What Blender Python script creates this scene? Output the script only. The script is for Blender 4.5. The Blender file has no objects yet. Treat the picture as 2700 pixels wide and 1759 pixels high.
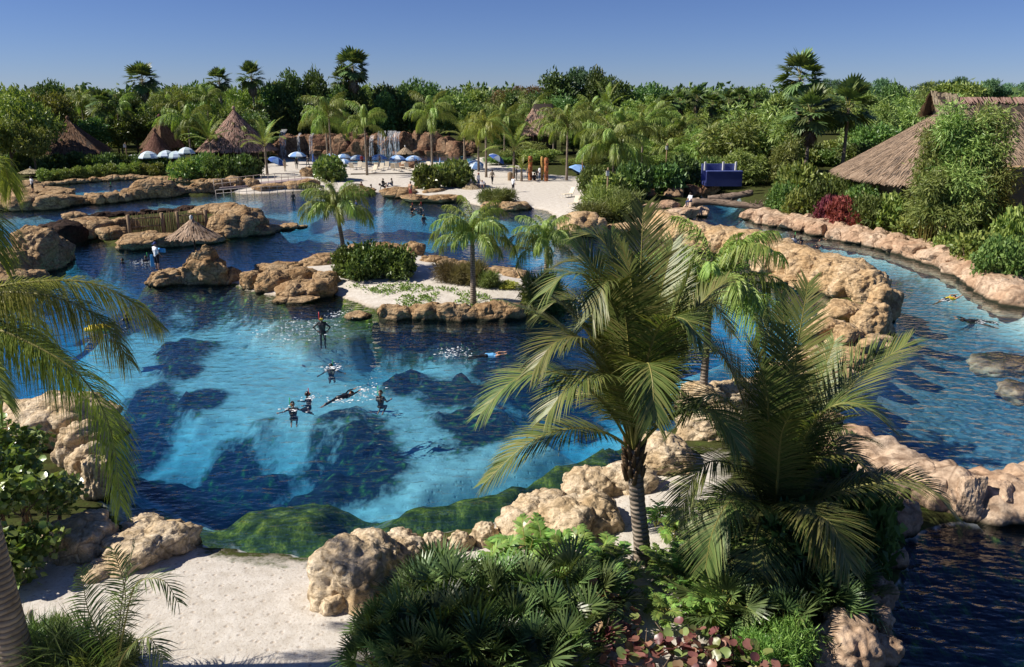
import bpy, bmesh, math, random
import numpy as np
from mathutils import Vector, Matrix, noise as mn

# ---------------------------------------------------------------- camera
F, CX, CY, H, HOR = 2100.0, 1350.0, 879.5, 11.5, 245.0     # focal length and centre in photo pixels, eye height
TILT = math.atan((CY - HOR) / F)
ST, CT = math.sin(TILT), math.cos(TILT)
sc = bpy.context.scene
col = sc.collection
cam_data = bpy.data.cameras.new('camera')
cam_data.sensor_width = 36.0
cam_data.lens = F / 2700.0 * 36.0
cam_data.clip_start, cam_data.clip_end = 0.1, 9000.0
cam = bpy.data.objects.new('camera', cam_data)
col.objects.link(cam)
cam.location = (0, 0, H)
cam.rotation_euler = (math.pi / 2 - TILT, 0, 0)
sc.camera = cam

# ---------------------------------------------------------------- world, sun, exposure
SUN_EL, SUN_BACK = math.radians(42), math.radians(-3)
TO_SUN = Vector((-math.cos(SUN_EL) * math.cos(SUN_BACK), math.cos(SUN_EL) * math.sin(SUN_BACK), math.sin(SUN_EL)))
world = bpy.data.worlds.new('World')
sc.world = world
world.use_nodes = True
wn = world.node_tree
wn.nodes.clear()
w_out = wn.nodes.new('ShaderNodeOutputWorld')
w_bg = wn.nodes.new('ShaderNodeBackground')
w_sky = wn.nodes.new('ShaderNodeTexSky')
w_sky.sky_type = 'NISHITA'
w_sky.sun_disc = False
w_sky.sun_elevation = SUN_EL
w_sky.sun_rotation = math.atan2(TO_SUN.x, TO_SUN.y)
w_sky.altitude = 2500
w_sky.air_density = 1.0
w_sky.dust_density = 0.0
w_sky.ozone_density = 2.0
w_bg.inputs['Strength'].default_value = 0.05
w_mul = wn.nodes.new('ShaderNodeMix')
w_mul.data_type = 'RGBA'; w_mul.blend_type = 'MULTIPLY'
w_mul.inputs[0].default_value = 1.0
w_mul.inputs[7].default_value = (0.64, 0.77, 1.2, 1.0)      # the deep blue of a polarised clear sky
wn.links.new(w_sky.outputs[0], w_mul.inputs[6])
wn.links.new(w_mul.outputs[2], w_bg.inputs['Color'])
wn.links.new(w_bg.outputs[0], w_out.inputs['Surface'])
sun_data = bpy.data.lights.new('sun', 'SUN')
sun_data.energy = 5.0
sun_data.angle = math.radians(0.53)
sun_data.color = (1.0, 0.93, 0.82)
sun = bpy.data.objects.new('sun', sun_data)
col.objects.link(sun)
sun.rotation_euler = (-TO_SUN).to_track_quat('-Z', 'Y').to_euler()
sc.view_settings.view_transform = 'Standard'
sc.view_settings.look = 'None'
sc.view_settings.exposure = 0.45
sc.view_settings.gamma = 1.0
sc.view_settings.use_curve_mapping = False
sc.render.engine = 'CYCLES'
cy = sc.cycles
cy.use_denoising = True
cy.max_bounces = 6
cy.diffuse_bounces = 2
cy.glossy_bounces = 2
cy.transmission_bounces = 4
cy.transparent_max_bounces = 10
cy.volume_bounces = 0
cy.caustics_reflective = False
cy.caustics_refractive = False
cy.sample_clamp_indirect = 4.0

# ---------------------------------------------------------------- helpers
R = np.random.RandomState(7)
random.seed(7)

def ray(px, py):
    u, v = (px - CX) / F, (CY - py) / F
    return u, CT + v * ST, -ST + v * CT

def W(px, py, z=0.0):
    """the place on the level z that the photograph shows at a pixel"""
    dx, dy, dz = ray(px, py)
    t = (z - H) / dz
    return Vector((dx * t, dy * t, z))

def WY(px, py, Y):
    """the place at distance Y that the photograph shows at a pixel"""
    dx, dy, dz = ray(px, py)
    t = Y / dy
    return Vector((dx * t, Y, H + dz * t))

def mpp(p):
    """metres for one photo pixel at a place"""
    return (p[1] * CT + (H - p[2]) * ST) / F

def npmesh(name, V, Fc, mats=(), mi=None, smooth=False):
    V = np.asarray(V, dtype=np.float32); Fc = np.asarray(Fc, dtype=np.int32)
    me = bpy.data.meshes.new(name)
    n, k = Fc.shape
    me.vertices.add(len(V)); me.vertices.foreach_set('co', V.ravel())
    me.loops.add(n * k); me.loops.foreach_set('vertex_index', Fc.ravel())
    me.polygons.add(n); me.polygons.foreach_set('loop_start', np.arange(0, n * k, k, dtype=np.int32))
    for m in mats: me.materials.append(m)
    if mi is not None: me.polygons.foreach_set('material_index', np.asarray(mi, dtype=np.int32))
    me.polygons.foreach_set('use_smooth', np.full(n, bool(smooth)))
    me.update(calc_edges=True)
    me.validate()
    return me

def link(name, me, parent=None, loc=None, rot=None, scale=None):
    o = bpy.data.objects.new(name, me)
    col.objects.link(o)
    if parent is not None: o.parent = parent
    if loc is not None: o.location = loc
    if rot is not None: o.rotation_euler = rot
    if scale is not None: o.scale = scale
    return o

def thing(name, label, cat, loc=(0, 0, 0), rz=0.0, group=None, me=None, scale=None):
    o = link(name, me, None, loc, (0, 0, rz), scale)
    o['label'] = label; o['category'] = cat
    if group: o['group'] = group
    return o

def struct(o, kind='structure'):
    o['kind'] = kind
    return o

class MB:
    """collects boxes, tubes, lathes and faces for one mesh"""
    def __init__(s): s.v = []; s.f = []; s.m = []; s.sm = []
    def add(s, vs, fs, m=0, smooth=False):
        b = len(s.v); s.v += [tuple(p) for p in vs]
        for q in fs:
            s.f.append(tuple(b + i for i in q)); s.m.append(m); s.sm.append(smooth)
    def box(s, c, d, m=0, rz=0.0, taper=1.0, ry=0.0):
        M = Matrix.Rotation(rz, 3, 'Z') @ Matrix.Rotation(ry, 3, 'Y')
        vs = []
        for z in (-1, 1):
            t = taper if z > 0 else 1.0
            for x, y in ((-1, -1), (1, -1), (1, 1), (-1, 1)):
                vs.append(Vector(c) + M @ Vector((x * d[0] / 2 * t, y * d[1] / 2 * t, z * d[2] / 2)))
        s.add(vs, [(3, 2, 1, 0), (4, 5, 6, 7), (0, 1, 5, 4), (1, 2, 6, 5), (2, 3, 7, 6), (3, 0, 4, 7)], m)
    def tube(s, pts, rad, n=6, m=0, cap=True, smooth=True):
        pts = [Vector(p) for p in pts]; k = len(pts)
        if not hasattr(rad, '__len__'): rad = [rad] * k
        b = len(s.v); prev = None
        for i, p in enumerate(pts):
            t = (pts[min(i + 1, k - 1)] - pts[max(i - 1, 0)]).normalized()
            a = t.orthogonal() if prev is None else (prev - t * prev.dot(t))
            a.normalize(); prev = a; c = t.cross(a)
            for j in range(n):
                g = 2 * math.pi * j / n
                s.v.append(tuple(p + (a * math.cos(g) + c * math.sin(g)) * rad[i]))
        for i in range(k - 1):
            for j in range(n):
                j2 = (j + 1) % n
                s.f.append((b + i * n + j, b + i * n + j2, b + (i + 1) * n + j2, b + (i + 1) * n + j)); s.m.append(m); s.sm.append(smooth)
        if cap:
            s.f.append(tuple(b + j for j in range(n))[::-1]); s.m.append(m); s.sm.append(False)
            s.f.append(tuple(b + (k - 1) * n + j for j in range(n))); s.m.append(m); s.sm.append(False)
    def lathe(s, prof, n=16, m=0, c=(0, 0, 0), smooth=True):
        b = len(s.v)
        for r, z in prof:
            for j in range(n):
                g = 2 * math.pi * j / n
                s.v.append((c[0] + r * math.cos(g), c[1] + r * math.sin(g), c[2] + z))
        for i in range(len(prof) - 1):
            for j in range(n):
                j2 = (j + 1) % n
                s.f.append((b + i * n + j, b + i * n + j2, b + (i + 1) * n + j2, b + (i + 1) * n + j)); s.m.append(m); s.sm.append(smooth)
    def ball(s, c, r, m=0, n=8, k=6):
        prof = [(max(1e-4, math.sin(math.pi * i / k)), -math.cos(math.pi * i / k)) for i in range(k + 1)]
        b = len(s.v); s.lathe(prof, n, m)
        r = r if hasattr(r, '__len__') else (r, r, r)
        for i in range(b, len(s.v)):
            v = s.v[i]; s.v[i] = (c[0] + v[0] * r[0], c[1] + v[1] * r[1], c[2] + v[2] * r[2])
    def mesh(s, name, mats):
        me = bpy.data.meshes.new(name)
        me.from_pydata(s.v, [], s.f)
        for x in (mats if isinstance(mats, (list, tuple)) else [mats]): me.materials.append(x)
        me.polygons.foreach_set('material_index', s.m)
        me.polygons.foreach_set('use_smooth', s.sm)
        me.update()
        return me

# ---------------------------------------------------------------- materials
def nodes(name):
    m = bpy.data.materials.new(name); m.use_nodes = True
    nt = m.node_tree; nt.nodes.clear()
    def N(t, **kw):
        n = nt.nodes.new('ShaderNode' + t)
        for k, v in kw.items():
            if k.startswith('i_'):
                key = k[2:]
                key = int(key) if key.isdigit() else key.replace('_', ' ')
                if hasattr(v, 'links'): nt.links.new(v, n.inputs[key])
                else: n.inputs[key].default_value = v
            else: setattr(n, k, v)
        return n
    out = N('OutputMaterial')
    return m, nt, N, out

def rgba(c): return (c[0], c[1], c[2], 1.0)

def ramp(N, fac, stops):
    r = N('ValToRGB', i_Fac=fac)
    e = r.color_ramp.elements
    while len(e) < len(stops): e.new(0.5)
    for x, (p, c) in zip(e, stops): x.position = p; x.color = rgba(c) if hasattr(c, '__len__') else (c, c, c, 1)
    return r.outputs[0]

def mixc(N, fac, a, b, blend='MIX'):
    n = N('Mix', data_type='RGBA', blend_type=blend)
    for i, v in ((0, fac), (6, a), (7, b)):
        if hasattr(v, 'links'): n.id_data.links.new(v, n.inputs[i])
        else: n.inputs[i].default_value = rgba(v) if hasattr(v, '__len__') else v
    return n.outputs[2]

def math_(N, op, a, b=0.0, c=0.0, clamp=False):
    n = N('Math', operation=op, use_clamp=clamp)
    for i, v in enumerate((a, b, c)):
        if hasattr(v, 'links'): n.id_data.links.new(v, n.inputs[i])
        else: n.inputs[i].default_value = v
    return n.outputs[0]

def plain(name, c, rough=0.7, var=0.18, scale=6.0, bump=0.0, spec=0.3, metallic=0.0, stretch=None):
    """one colour with fine uneven tone and relief"""
    m, nt, N, out = nodes(name)
    tc = N('TexCoord').outputs['Object']
    if stretch: tc = N('Mapping', i_Vector=tc, i_Scale=stretch).outputs[0]
    nz = N('TexNoise', i_Vector=tc, i_Scale=scale, i_Detail=5.0).outputs[0]
    lo = tuple(x * (1 - var) for x in c); hi = tuple(min(1, x * (1 + var)) for x in c)
    cc = ramp(N, nz, [(0.3, lo), (0.7, hi)])
    p = N('BsdfPrincipled', i_Base_Color=cc, i_Roughness=rough, i_Metallic=metallic)
    p.inputs['Specular IOR Level'].default_value = spec
    if bump:
        b = N('Bump', i_Strength=0.6, i_Distance=bump, i_Height=nz)
        nt.links.new(b.outputs[0], p.inputs['Normal'])
    nt.links.new(p.outputs[0], out.inputs['Surface'])
    return m

def leaf(name, a, b, trans=0.28, rough=0.42, spec=0.35, rnd=0.35, third=None, single=False):
    """leaves: two tones from leaf to leaf, a shift from plant to plant, light through the blade"""
    m, nt, N, out = nodes(name)
    isl = N('NewGeometry').outputs['Random Per Island']
    obr = N('ObjectInfo').outputs['Random']
    if single: isl = math_(N, 'FRACT', math_(N, 'MULTIPLY', obr, 7.31))
    stops = [(0.0, a), (1.0, b)] if third is None else [(0.0, a), (0.62, b), (0.8, third)]
    c = ramp(N, isl, stops)
    hsv = N('HueSaturation', i_Color=c,
            i_Hue=math_(N, 'MULTIPLY_ADD', obr, 0.055, 0.475),
            i_Saturation=0.9,
            i_Value=math_(N, 'MULTIPLY_ADD', obr, rnd * 2, 1.0 - rnd))
    cc = hsv.outputs[0]
    p = N('BsdfPrincipled', i_Base_Color=cc, i_Roughness=rough)
    p.inputs['Specular IOR Level'].default_value = spec
    tcol = mixc(N, 1.0, cc, (1.0, 1.0, 0.45), 'MULTIPLY')
    t = N('BsdfTranslucent', i_Color=tcol)
    mx = N('MixShader', i_0=trans)
    nt.links.new(p.outputs[0], mx.inputs[1]); nt.links.new(t.outputs[0], mx.inputs[2])
    nt.links.new(mx.outputs[0], out.inputs['Surface'])
    return m

def rock_mat(name, base, dark, pale, scale=1.0, wet=True, bump=0.10):
    m, nt, N, out = nodes(name)
    geo = N('NewGeometry')
    pos = geo.outputs['Position']
    big = N('TexNoise', i_Vector=pos, i_Scale=0.7 * scale, i_Detail=4.0).outputs[0]
    fine = N('TexNoise', i_Vector=pos, i_Scale=5.0 * scale, i_Detail=8.0, i_Roughness=0.7).outputs[0]
    pits = N('TexVoronoi', i_Vector=pos, i_Scale=4.5 * scale, i_Randomness=1.0).outputs['Distance']
    c1 = ramp(N, big, [(0.25, dark), (0.45, base), (0.75, pale)])
    c2 = mixc(N, ramp(N, fine, [(0.35, 0.75), (0.6, 0.0)]), c1, tuple(x * 0.42 for x in dark))
    c3 = mixc(N, ramp(N, pits, [(0.0, 0.7), (0.16, 0.0)]), c2, tuple(x * 0.4 for x in dark))
    wob = mixc(N, 0.35, pos, N('TexNoise', i_Vector=pos, i_Scale=1.6 * scale, i_Detail=2.0).outputs[1], 'ADD')
    crk = N('TexVoronoi', i_Vector=wob, i_Scale=0.62 * scale, feature='DISTANCE_TO_EDGE').outputs['Distance']
    c3 = mixc(N, ramp(N, crk, [(0.0, 0.6), (0.035, 0.0)]), c3, tuple(x * 0.3 for x in dark))
    stain = N('TexNoise', i_Vector=N('Mapping', i_Vector=pos, i_Scale=(2.2, 2.2, 0.45)).outputs[0], i_Scale=scale, i_Detail=3.0).outputs[0]
    c3 = mixc(N, ramp(N, stain, [(0.32, 0.4), (0.48, 0.0)]), c3, tuple(x * 0.6 for x in dark))
    cc = c3
    rough = 0.9
    if wet:                                   # dark stained band that the water leaves on the stone
        z = N('SeparateXYZ', i_0=pos).outputs[2]
        zz = math_(N, 'ADD', z, math_(N, 'MULTIPLY', math_(N, 'SUBTRACT', big, 0.5), 0.35))
        wf = ramp(N, math_(N, 'MULTIPLY', zz, 1.0), [(0.05, 1.0), (0.22, 0.0)])
        wf = math_(N, 'MULTIPLY', wf, ramp(N, math_(N, 'ADD', zz, 1.0), [(0.62, 0.0), (0.8, 1.0)]))
        cc = mixc(N, wf, c3, (0.028, 0.03, 0.018))
    p = N('BsdfPrincipled', i_Base_Color=cc, i_Roughness=rough)
    p.inputs['Specular IOR Level'].default_value = 0.15
    h = math_(N, 'ADD', math_(N, 'MULTIPLY', fine, 1.0), math_(N, 'MULTIPLY', math_(N, 'MINIMUM', pits, 0.35), 1.3))
    led = N('TexNoise', i_Vector=N('Mapping', i_Vector=pos, i_Scale=(0.7, 0.7, 3.2)).outputs[0], i_Scale=1.3 * scale, i_Detail=2.0).outputs[0]
    h = math_(N, 'ADD', h, math_(N, 'MULTIPLY', led, 2.0))
    h = math_(N, 'ADD', h, math_(N, 'MULTIPLY', math_(N, 'MINIMUM', crk, 0.12), 7.0))
    b = N('Bump', i_Strength=0.9, i_Distance=bump, i_Height=h)
    nt.links.new(b.outputs[0], p.inputs['Normal'])
    nt.links.new(p.outputs[0], out.inputs['Surface'])
    return m

M = {}
M['rock'] = rock_mat('tan coral rock', (0.47, 0.315, 0.17), (0.29, 0.165, 0.075), (0.60, 0.45, 0.28), 1.25, True, 0.14)
M['rock_wall'] = rock_mat('cream coral rock', (0.60, 0.42, 0.235), (0.44, 0.27, 0.125), (0.72, 0.56, 0.37))
M['rock_pink'] = rock_mat('pink sandstone', (0.56, 0.39, 0.26), (0.40, 0.24, 0.15), (0.70, 0.56, 0.42), 0.7, True, 0.07)
M['rock_red'] = rock_mat('red brown cliff rock', (0.26, 0.145, 0.085), (0.11, 0.05, 0.035), (0.42, 0.29, 0.18), 0.5, False, 0.12)
M['rock_dark'] = rock_mat('dark rock for wet stone and painted shade', (0.05, 0.03, 0.022), (0.022, 0.014, 0.012), (0.08, 0.045, 0.03))
M['rock_near'] = rock_mat('pale coral rock', (0.66, 0.51, 0.33), (0.52, 0.36, 0.19), (0.78, 0.67, 0.51), 1.5, True, 0.06)

# ---------------------------------------------------------------- the ground sheet: land, shores and the bed under the water
def PL(pts, z=0.0): return np.array([W(a, b, z)[:2] for a, b in pts])

LAG = PL([(500, 1425), (560, 1440), (700, 1455), (850, 1468), (880, 1445), (1000, 1415), (1250, 1392), (1400, 1342), (1540, 1270),
          (1640, 1225), (1760, 1140), (1900, 1050), (2050, 985), (2150, 890), (2185, 830), (2190, 778), (2150, 752), (2044, 722),
          (1980, 700), (1911, 672), (1850, 660), (1781, 648), (1717, 614), (1690, 603), (1600, 614), (1550, 622), (1490, 620),
          (1480, 585), (1440, 556), (1400, 550), (1350, 552), (1290, 549), (1210, 532), (1180, 532), (1070, 527), (1020, 507),
          (985, 511), (960, 512), (820, 501), (700, 511), (640, 513), (570, 503), (590, 487), (520, 482), (440, 476), (370, 470),
          (300, 473), (200, 481), (100, 489), (40, 496), (-150, 500), (-420, 560), (-520, 800), (-420, 1080), (-120, 1130), (20, 1090), (110, 1070),
          (200, 1110), (245, 1200), (265, 1310), (330, 1385), (420, 1415)])
wall_l = PL([(1690, 603), (1717, 614), (1781, 648), (1850, 660), (1911, 672), (1980, 700), (2044, 722), (2110, 744), (2170, 768)])
def offset(p, d):
    t = np.gradient(p, axis=0); t /= np.linalg.norm(t, axis=1)[:, None]
    return p + np.stack([-t[:, 1], t[:, 0]], 1) * d
wall_r = offset(wall_l, 3.6)
RIV = np.vstack([PL([(1850, 512), (1840, 545), (1790, 575)]), wall_r,
                 PL([(2345, 830), (2366, 885), (2300, 940), (2225, 1010), (2185, 1090), (2190, 1175), (2290, 1205), (2430, 1240),
                     (2560, 1265), (2700, 1290), (2900, 1320), (3300, 1250), (3300, 950), (2900, 880), (2700, 808), (2637, 778),
                     (2570, 741), (2520, 711), (2453, 688), (2386, 668), (2302, 648), (2191, 624), (2144, 614), (2084, 604), (2017, 591),
                     (1975, 570), (1960, 545), (1950, 512)])])
POOL = PL([(2390, 1420), (2480, 1385), (2600, 1374), (2760, 1345), (3000, 1330), (3100, 1500), (3000, 1950), (2330, 1950), (2335, 1700),
           (2345, 1600), (2385, 1500)])
FAR = PL([(740, 431), (800, 429), (900, 431), (1000, 432), (1080, 432), (1150, 431), (1235, 430), (1260, 418), (1235, 403), (1100, 401), (900, 402), (735, 404)])
ISL = [PL([(385, 747), (400, 760), (500, 752), (590, 750), (640, 765), (700, 778), (800, 790), (845, 772), (870, 775), (940, 800), (985, 818),
           (1010, 832), (1100, 836), (1250, 838), (1340, 832), (1400, 826), (1470, 800), (1480, 750), (1400, 735), (1380, 722), (1250, 696),
           (1170, 682), (1110, 672), (1000, 667), (920, 677), (850, 692), (790, 702), (700, 712), (600, 725), (520, 735), (430, 737)]),
       PL([(130, 610), (200, 632), (280, 640), (290, 650), (340, 658), (430, 650), (500, 643), (560, 640), (620, 630), (700, 618), (740, 609),
           (700, 600), (660, 578), (640, 558), (560, 550), (450, 562), (300, 574), (200, 587), (160, 587)]),
       PL([(207, 541), (260, 538), (330, 530), (400, 525), (450, 521), (520, 517), (570, 509), (640, 506), (720, 505), (700, 495), (600, 497),
           (520, 506), (450, 512), (400, 513), (300, 519), (215, 529)]),
       PL([(-150, 562), (0, 553), (100, 555), (185, 538), (200, 528), (130, 507), (40, 497), (-150, 498)])]

def sdf(P, poly):
    """distance to a polygon's outline, negative inside"""
    x, y = P[:, 0], P[:, 1]
    d2 = np.full(len(P), 1e12); ins = np.zeros(len(P), bool)
    n = len(poly)
    for i in range(n):
        a, b = poly[i], poly[(i + 1) % n]
        e = b - a; L = max(e @ e, 1e-9)
        t = np.clip(((x - a[0]) * e[0] + (y - a[1]) * e[1]) / L, 0, 1)
        d2 = np.minimum(d2, (x - a[0] - t * e[0]) ** 2 + (y - a[1] - t * e[1]) ** 2)
        c = ((a[1] > y) != (b[1] > y))
        if abs(e[1]) > 1e-9: ins ^= c & (x < e[0] * (y - a[1]) / e[1] + a[0])
    d = np.sqrt(d2)
    return np.where(ins, -d, d)

def vnoise(x, y, s, seed):
    """smooth value noise on arrays"""
    x = x / s + seed * 17.31; y = y / s + seed * 9.17
    xi, yi = np.floor(x), np.floor(y); fx, fy = x - xi, y - yi
    fx = fx * fx * (3 - 2 * fx); fy = fy * fy * (3 - 2 * fy)
    def h(a, b):
        v = np.sin(a * 127.1 + b * 311.7 + seed * 74.7) * 43758.5453
        return v - np.floor(v)
    return (h(xi, yi) * (1 - fx) + h(xi + 1, yi) * fx) * (1 - fy) + (h(xi, yi + 1) * (1 - fx) + h(xi + 1, yi + 1) * fx) * fy
def fbm(x, y, s, seed, o=4):
    t = 0; a = 0.5
    for i in range(o): t = t + a * vnoise(x, y, s / 2 ** i, seed + i); a *= 0.5
    return t / (1 - 0.5 ** o)

SHELF = PL([(480, 1440), (545, 1335), (700, 1292), (850, 1265), (975, 1283), (1020, 1325), (1000, 1365), (950, 1400), (880, 1455), (700, 1470), (560, 1450)], -0.9)
BAND = PL([(940, 1425), (1020, 1330), (1150, 1300), (1260, 1268), (1400, 1228), (1480, 1190), (1600, 1145), (1700, 1100), (1830, 1060), (1640, 1245), (1500, 1310), (1380, 1362), (1200, 1410)], -0.9)
WADE = PL([(730, 805), (850, 785), (950, 812), (1010, 848), (930, 885), (800, 895), (690, 860)], -0.6)
SHOAL = PL([(150, 910), (300, 835), (520, 812), (740, 845), (840, 925), (1000, 990), (1180, 960), (1330, 980), (1420, 1070), (1560, 1120), (1700, 1000), (1900, 900), (1990, 930), (1800, 1080), (1480, 1235), (1250, 1295), (1080, 1345), (960, 1295), (780, 1255), (880, 1190), (750, 1130), (600, 1115), (440, 1135), (320, 1070), (180, 1000)], -2.0)
LEFTW = PL([(330, 1390), (300, 1280), (420, 1250), (560, 1300), (500, 1400), (420, 1430)], -0.4)
# darker reef areas of the bed: centre pixel, half width and half height in pixels
REEF = [(900, 830, 330, 40), (350, 800, 120, 30), (1330, 960, 140, 50), (1100, 900, 300, 60), (560, 1185, 260, 65), (720, 1245, 240, 45), (930, 1165, 170, 75), (1230, 1010, 140, 45), (1220, 1120, 110, 55), (640, 1200, 150, 50), (430, 1190, 150, 60), (340, 1080, 110, 60), (480, 945, 90, 45),
        (535, 1035, 50, 26), (760, 1270, 120, 30), (600, 1265, 120, 30), (985, 1360, 55, 40), (1010, 880, 240, 40), (1280, 880, 200, 60), (1450, 960, 170, 60), (560, 860, 90, 30),
        (330, 860, 120, 30), (760, 560, 60, 18), (950, 570, 50, 10), (700, 610, 60, 14), (1050, 620, 120, 14), (1250, 660, 150, 18), (820, 650, 80, 12),
        (1050, 1010, 60, 20), (1180, 940, 120, 22), (900, 620, 40, 8), (1210, 580, 70, 10)]

def height(x, y):
    P = np.stack([x, y], 1)
    dl = sdf(P, LAG)
    di = np.full(len(P), 1e9)
    for q in ISL: di = np.minimum(di, sdf(P, q))
    dl = np.maximum(dl, -di)                   # water ends at the islands
    dr, dp, df = sdf(P, RIV), sdf(P, POOL), sdf(P, FAR)
    d = np.minimum(np.minimum(dl, dr), np.minimum(dp, df))
    n1, n2 = fbm(x, y, 9.0, 3), fbm(x, y, 2.2, 11)
    land = 0.62 * (1 - np.exp(-np.maximum(d, 0) / 2.6)) + np.clip((d - 8) * 0.012, 0, 0.5) + (n1 - 0.5) * 0.12 * np.clip(d / 3, 0, 1)
    w = np.maximum(-d, 0)
    isr = (dr < 0) | (dp < 0)
    sh = sdf(P, SHOAL) + (n1 - 0.5) * 3.0 + (n2 - 0.5) * 1.2
    sh = np.clip(0.5 - sh / 3.0, 0, 1); sh = np.maximum(sh, np.clip((y - 62) / 12, 0, 1))
    deep = np.where(isr, 2.2, np.where(df < 0, 1.2, np.where((y > 80) & (x < -20), 1.3, 4.6 - 2.3 * sh)))
    dep = deep * (1 - np.exp(-w / np.where(isr, 1.3, 1.6))) * (0.8 + 0.4 * n1)
    ss = sdf(P, SHELF); sb = sdf(P, BAND); sl = sdf(P, LEFTW)
    k = np.clip(0.62 - (ss + (n2 - 0.5) * 1.2) / 3.2, 0, 1)
    dep = dep * (1 - k) + k * np.minimum(dep, 0.10 + 0.17 * w + 0.25 * (n2 - 0.35))
    kal = np.clip(0.66 - (ss + (n2 - 0.5) * 1.8) / 3.0, 0, 1)
    kb = np.clip(0.5 - (np.minimum(sb, sl) + (n2 - 0.5) * 1.8) / 2.4, 0, 1)
    dep = dep * (1 - kb) + kb * np.minimum(dep, 0.2 + 0.22 * w + 0.8 * (n2 - 0.4))
    kw = np.clip(0.5 - (sdf(P, WADE) + (n2 - 0.5) * 1.5) / 1.2, 0, 1)
    dep = dep * (1 - kw) + kw * np.minimum(dep, 0.95)
    reef = np.zeros(len(P))
    for (a, b, rx, ry) in REEF:
        c = W(a, b, -2.0); s = mpp(c); ty = abs(W(a, b - ry, -2.0)[1] - W(a, b + ry, -2.0)[1]) / 2
        e = np.sqrt(((x - c[0]) / (rx * s)) ** 2 + ((y - c[1]) / ty) ** 2) + (n2 - 0.5) * 1.5 + (fbm(x, y, 5.0, 57) - 0.5) * 1.3 + (fbm(x, y, 0.9, 63, 3) - 0.5) * 0.7
        reef = np.maximum(reef, np.clip(0.5 + (1.0 - e) / 0.9, 0, 1))
    reef = np.where(dr < 0, 0, reef)
    reef = np.where(dp < 0, 1, reef)  # pool's shade deepened in the bed colour by the dark reef tone
    nat = np.clip(0.5 + (fbm(x, y, 6.0, 29) - 0.66) / 0.25, 0, 1) * np.clip((y - 36) / 10, 0, 1) * ~((y > 80) & (x < -20))
    edge = np.clip(0.5 + (1.2 - w + (n2 - 0.5) * 1.6) / 2.0, 0, 1) * (y > 24)
    n3 = fbm(x, y, 1.1, 91, 3)
    dep = dep - np.clip(reef * 2 - 0.8, 0, 1) * (0.05 + 1.5 * np.clip(n3 - 0.42, 0, 1)) * np.clip(dep - 0.8, 0, 1)
    reef = reef * (1 - kw)
    z = np.where(d > 0, land, -np.maximum(dep, 0.02))
    alg = np.clip(np.maximum(np.maximum(kal * np.clip(w / 0.7 + 0.15, 0, 1), kb), 0.62 * kw), 0, 1); reef = reef * (1 - kw)
    return z, d, np.clip(np.maximum(reef, nat), 0, 1), alg, edge * (~isr), np.where(dp < 0, 1.0, np.where(dr < 0, np.clip((w - 0.5 + (n2 - 0.5)) / 1.6, 0, 1), 0.0))

def axis(lo, hi, s0, g, far):
    """grid lines, closer together towards 0"""
    out = [0.0]
    while out[-1] < far:
        a = out[-1]; out.append(a + s0 + g * max(0, a - hi) if a > hi else a + s0)
    return out
xs = axis(0, 26, 0.25, 0.03, 3500); xs = np.array([-a for a in xs[:0:-1]] + xs)
ys = [2.0]
while ys[-1] < 4200: ys.append(ys[-1] + (0.16 + 0.0042 * ys[-1] if ys[-1] < 185 else 0.94 + 0.05 * (ys[-1] - 185)))
ys = np.array([-3000, -600, -120, -40, -15, -5, -1] + ys)
GX, GY = np.meshgrid(xs, ys)
gx, gy = GX.ravel(), GY.ravel()
inn = (np.abs(gx) < 150) & (gy > -40) & (gy < 230)
GZ = np.full(len(gx), 0.9)
A = {k: np.zeros(len(gx)) for k in ('reef', 'algae', 'edge', 'river', 'soil')}
z, d, reef, alg, edge, isr = height(gx[inn], gy[inn])
GZ[inn] = z
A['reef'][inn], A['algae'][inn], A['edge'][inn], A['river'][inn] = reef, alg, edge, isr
SANDY = [PL([(-200, 1480), (150, 1440), (480, 1390), (900, 1420), (1400, 1330), (1760, 1150), (1900, 1200), (1830, 1500), (1860, 1700), (1900, 2300), (-600, 2300), (-500, 1500)], 0.5),
         PL([(620, 520), (630, 480), (650, 455), (720, 430), (740, 400), (1240, 400), (1330, 430), (1420, 465), (1560, 474), (1570, 500), (1560, 600), (1440, 600), (1000, 560)], 0.5),
         ISL[0]]
P = np.stack([gx, gy], 1)
soil = np.ones(len(gx))
nn = fbm(gx, gy, 2.5, 41)
for q in SANDY:
    s = np.full(len(gx), 1e9); s[inn] = sdf(P[inn], q)
    soil = np.minimum(soil, np.clip(0.5 + (s + (nn - 0.5) * 2.2) / 1.2, 0, 1))
A['soil'] = soil
nx, ny = len(xs), len(ys)
idx = np.arange(nx * ny).reshape(ny, nx)
quads = np.stack([idx[:-1, :-1].ravel(), idx[:-1, 1:].ravel(), idx[1:, 1:].ravel(), idx[1:, :-1].ravel()], 1)

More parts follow.
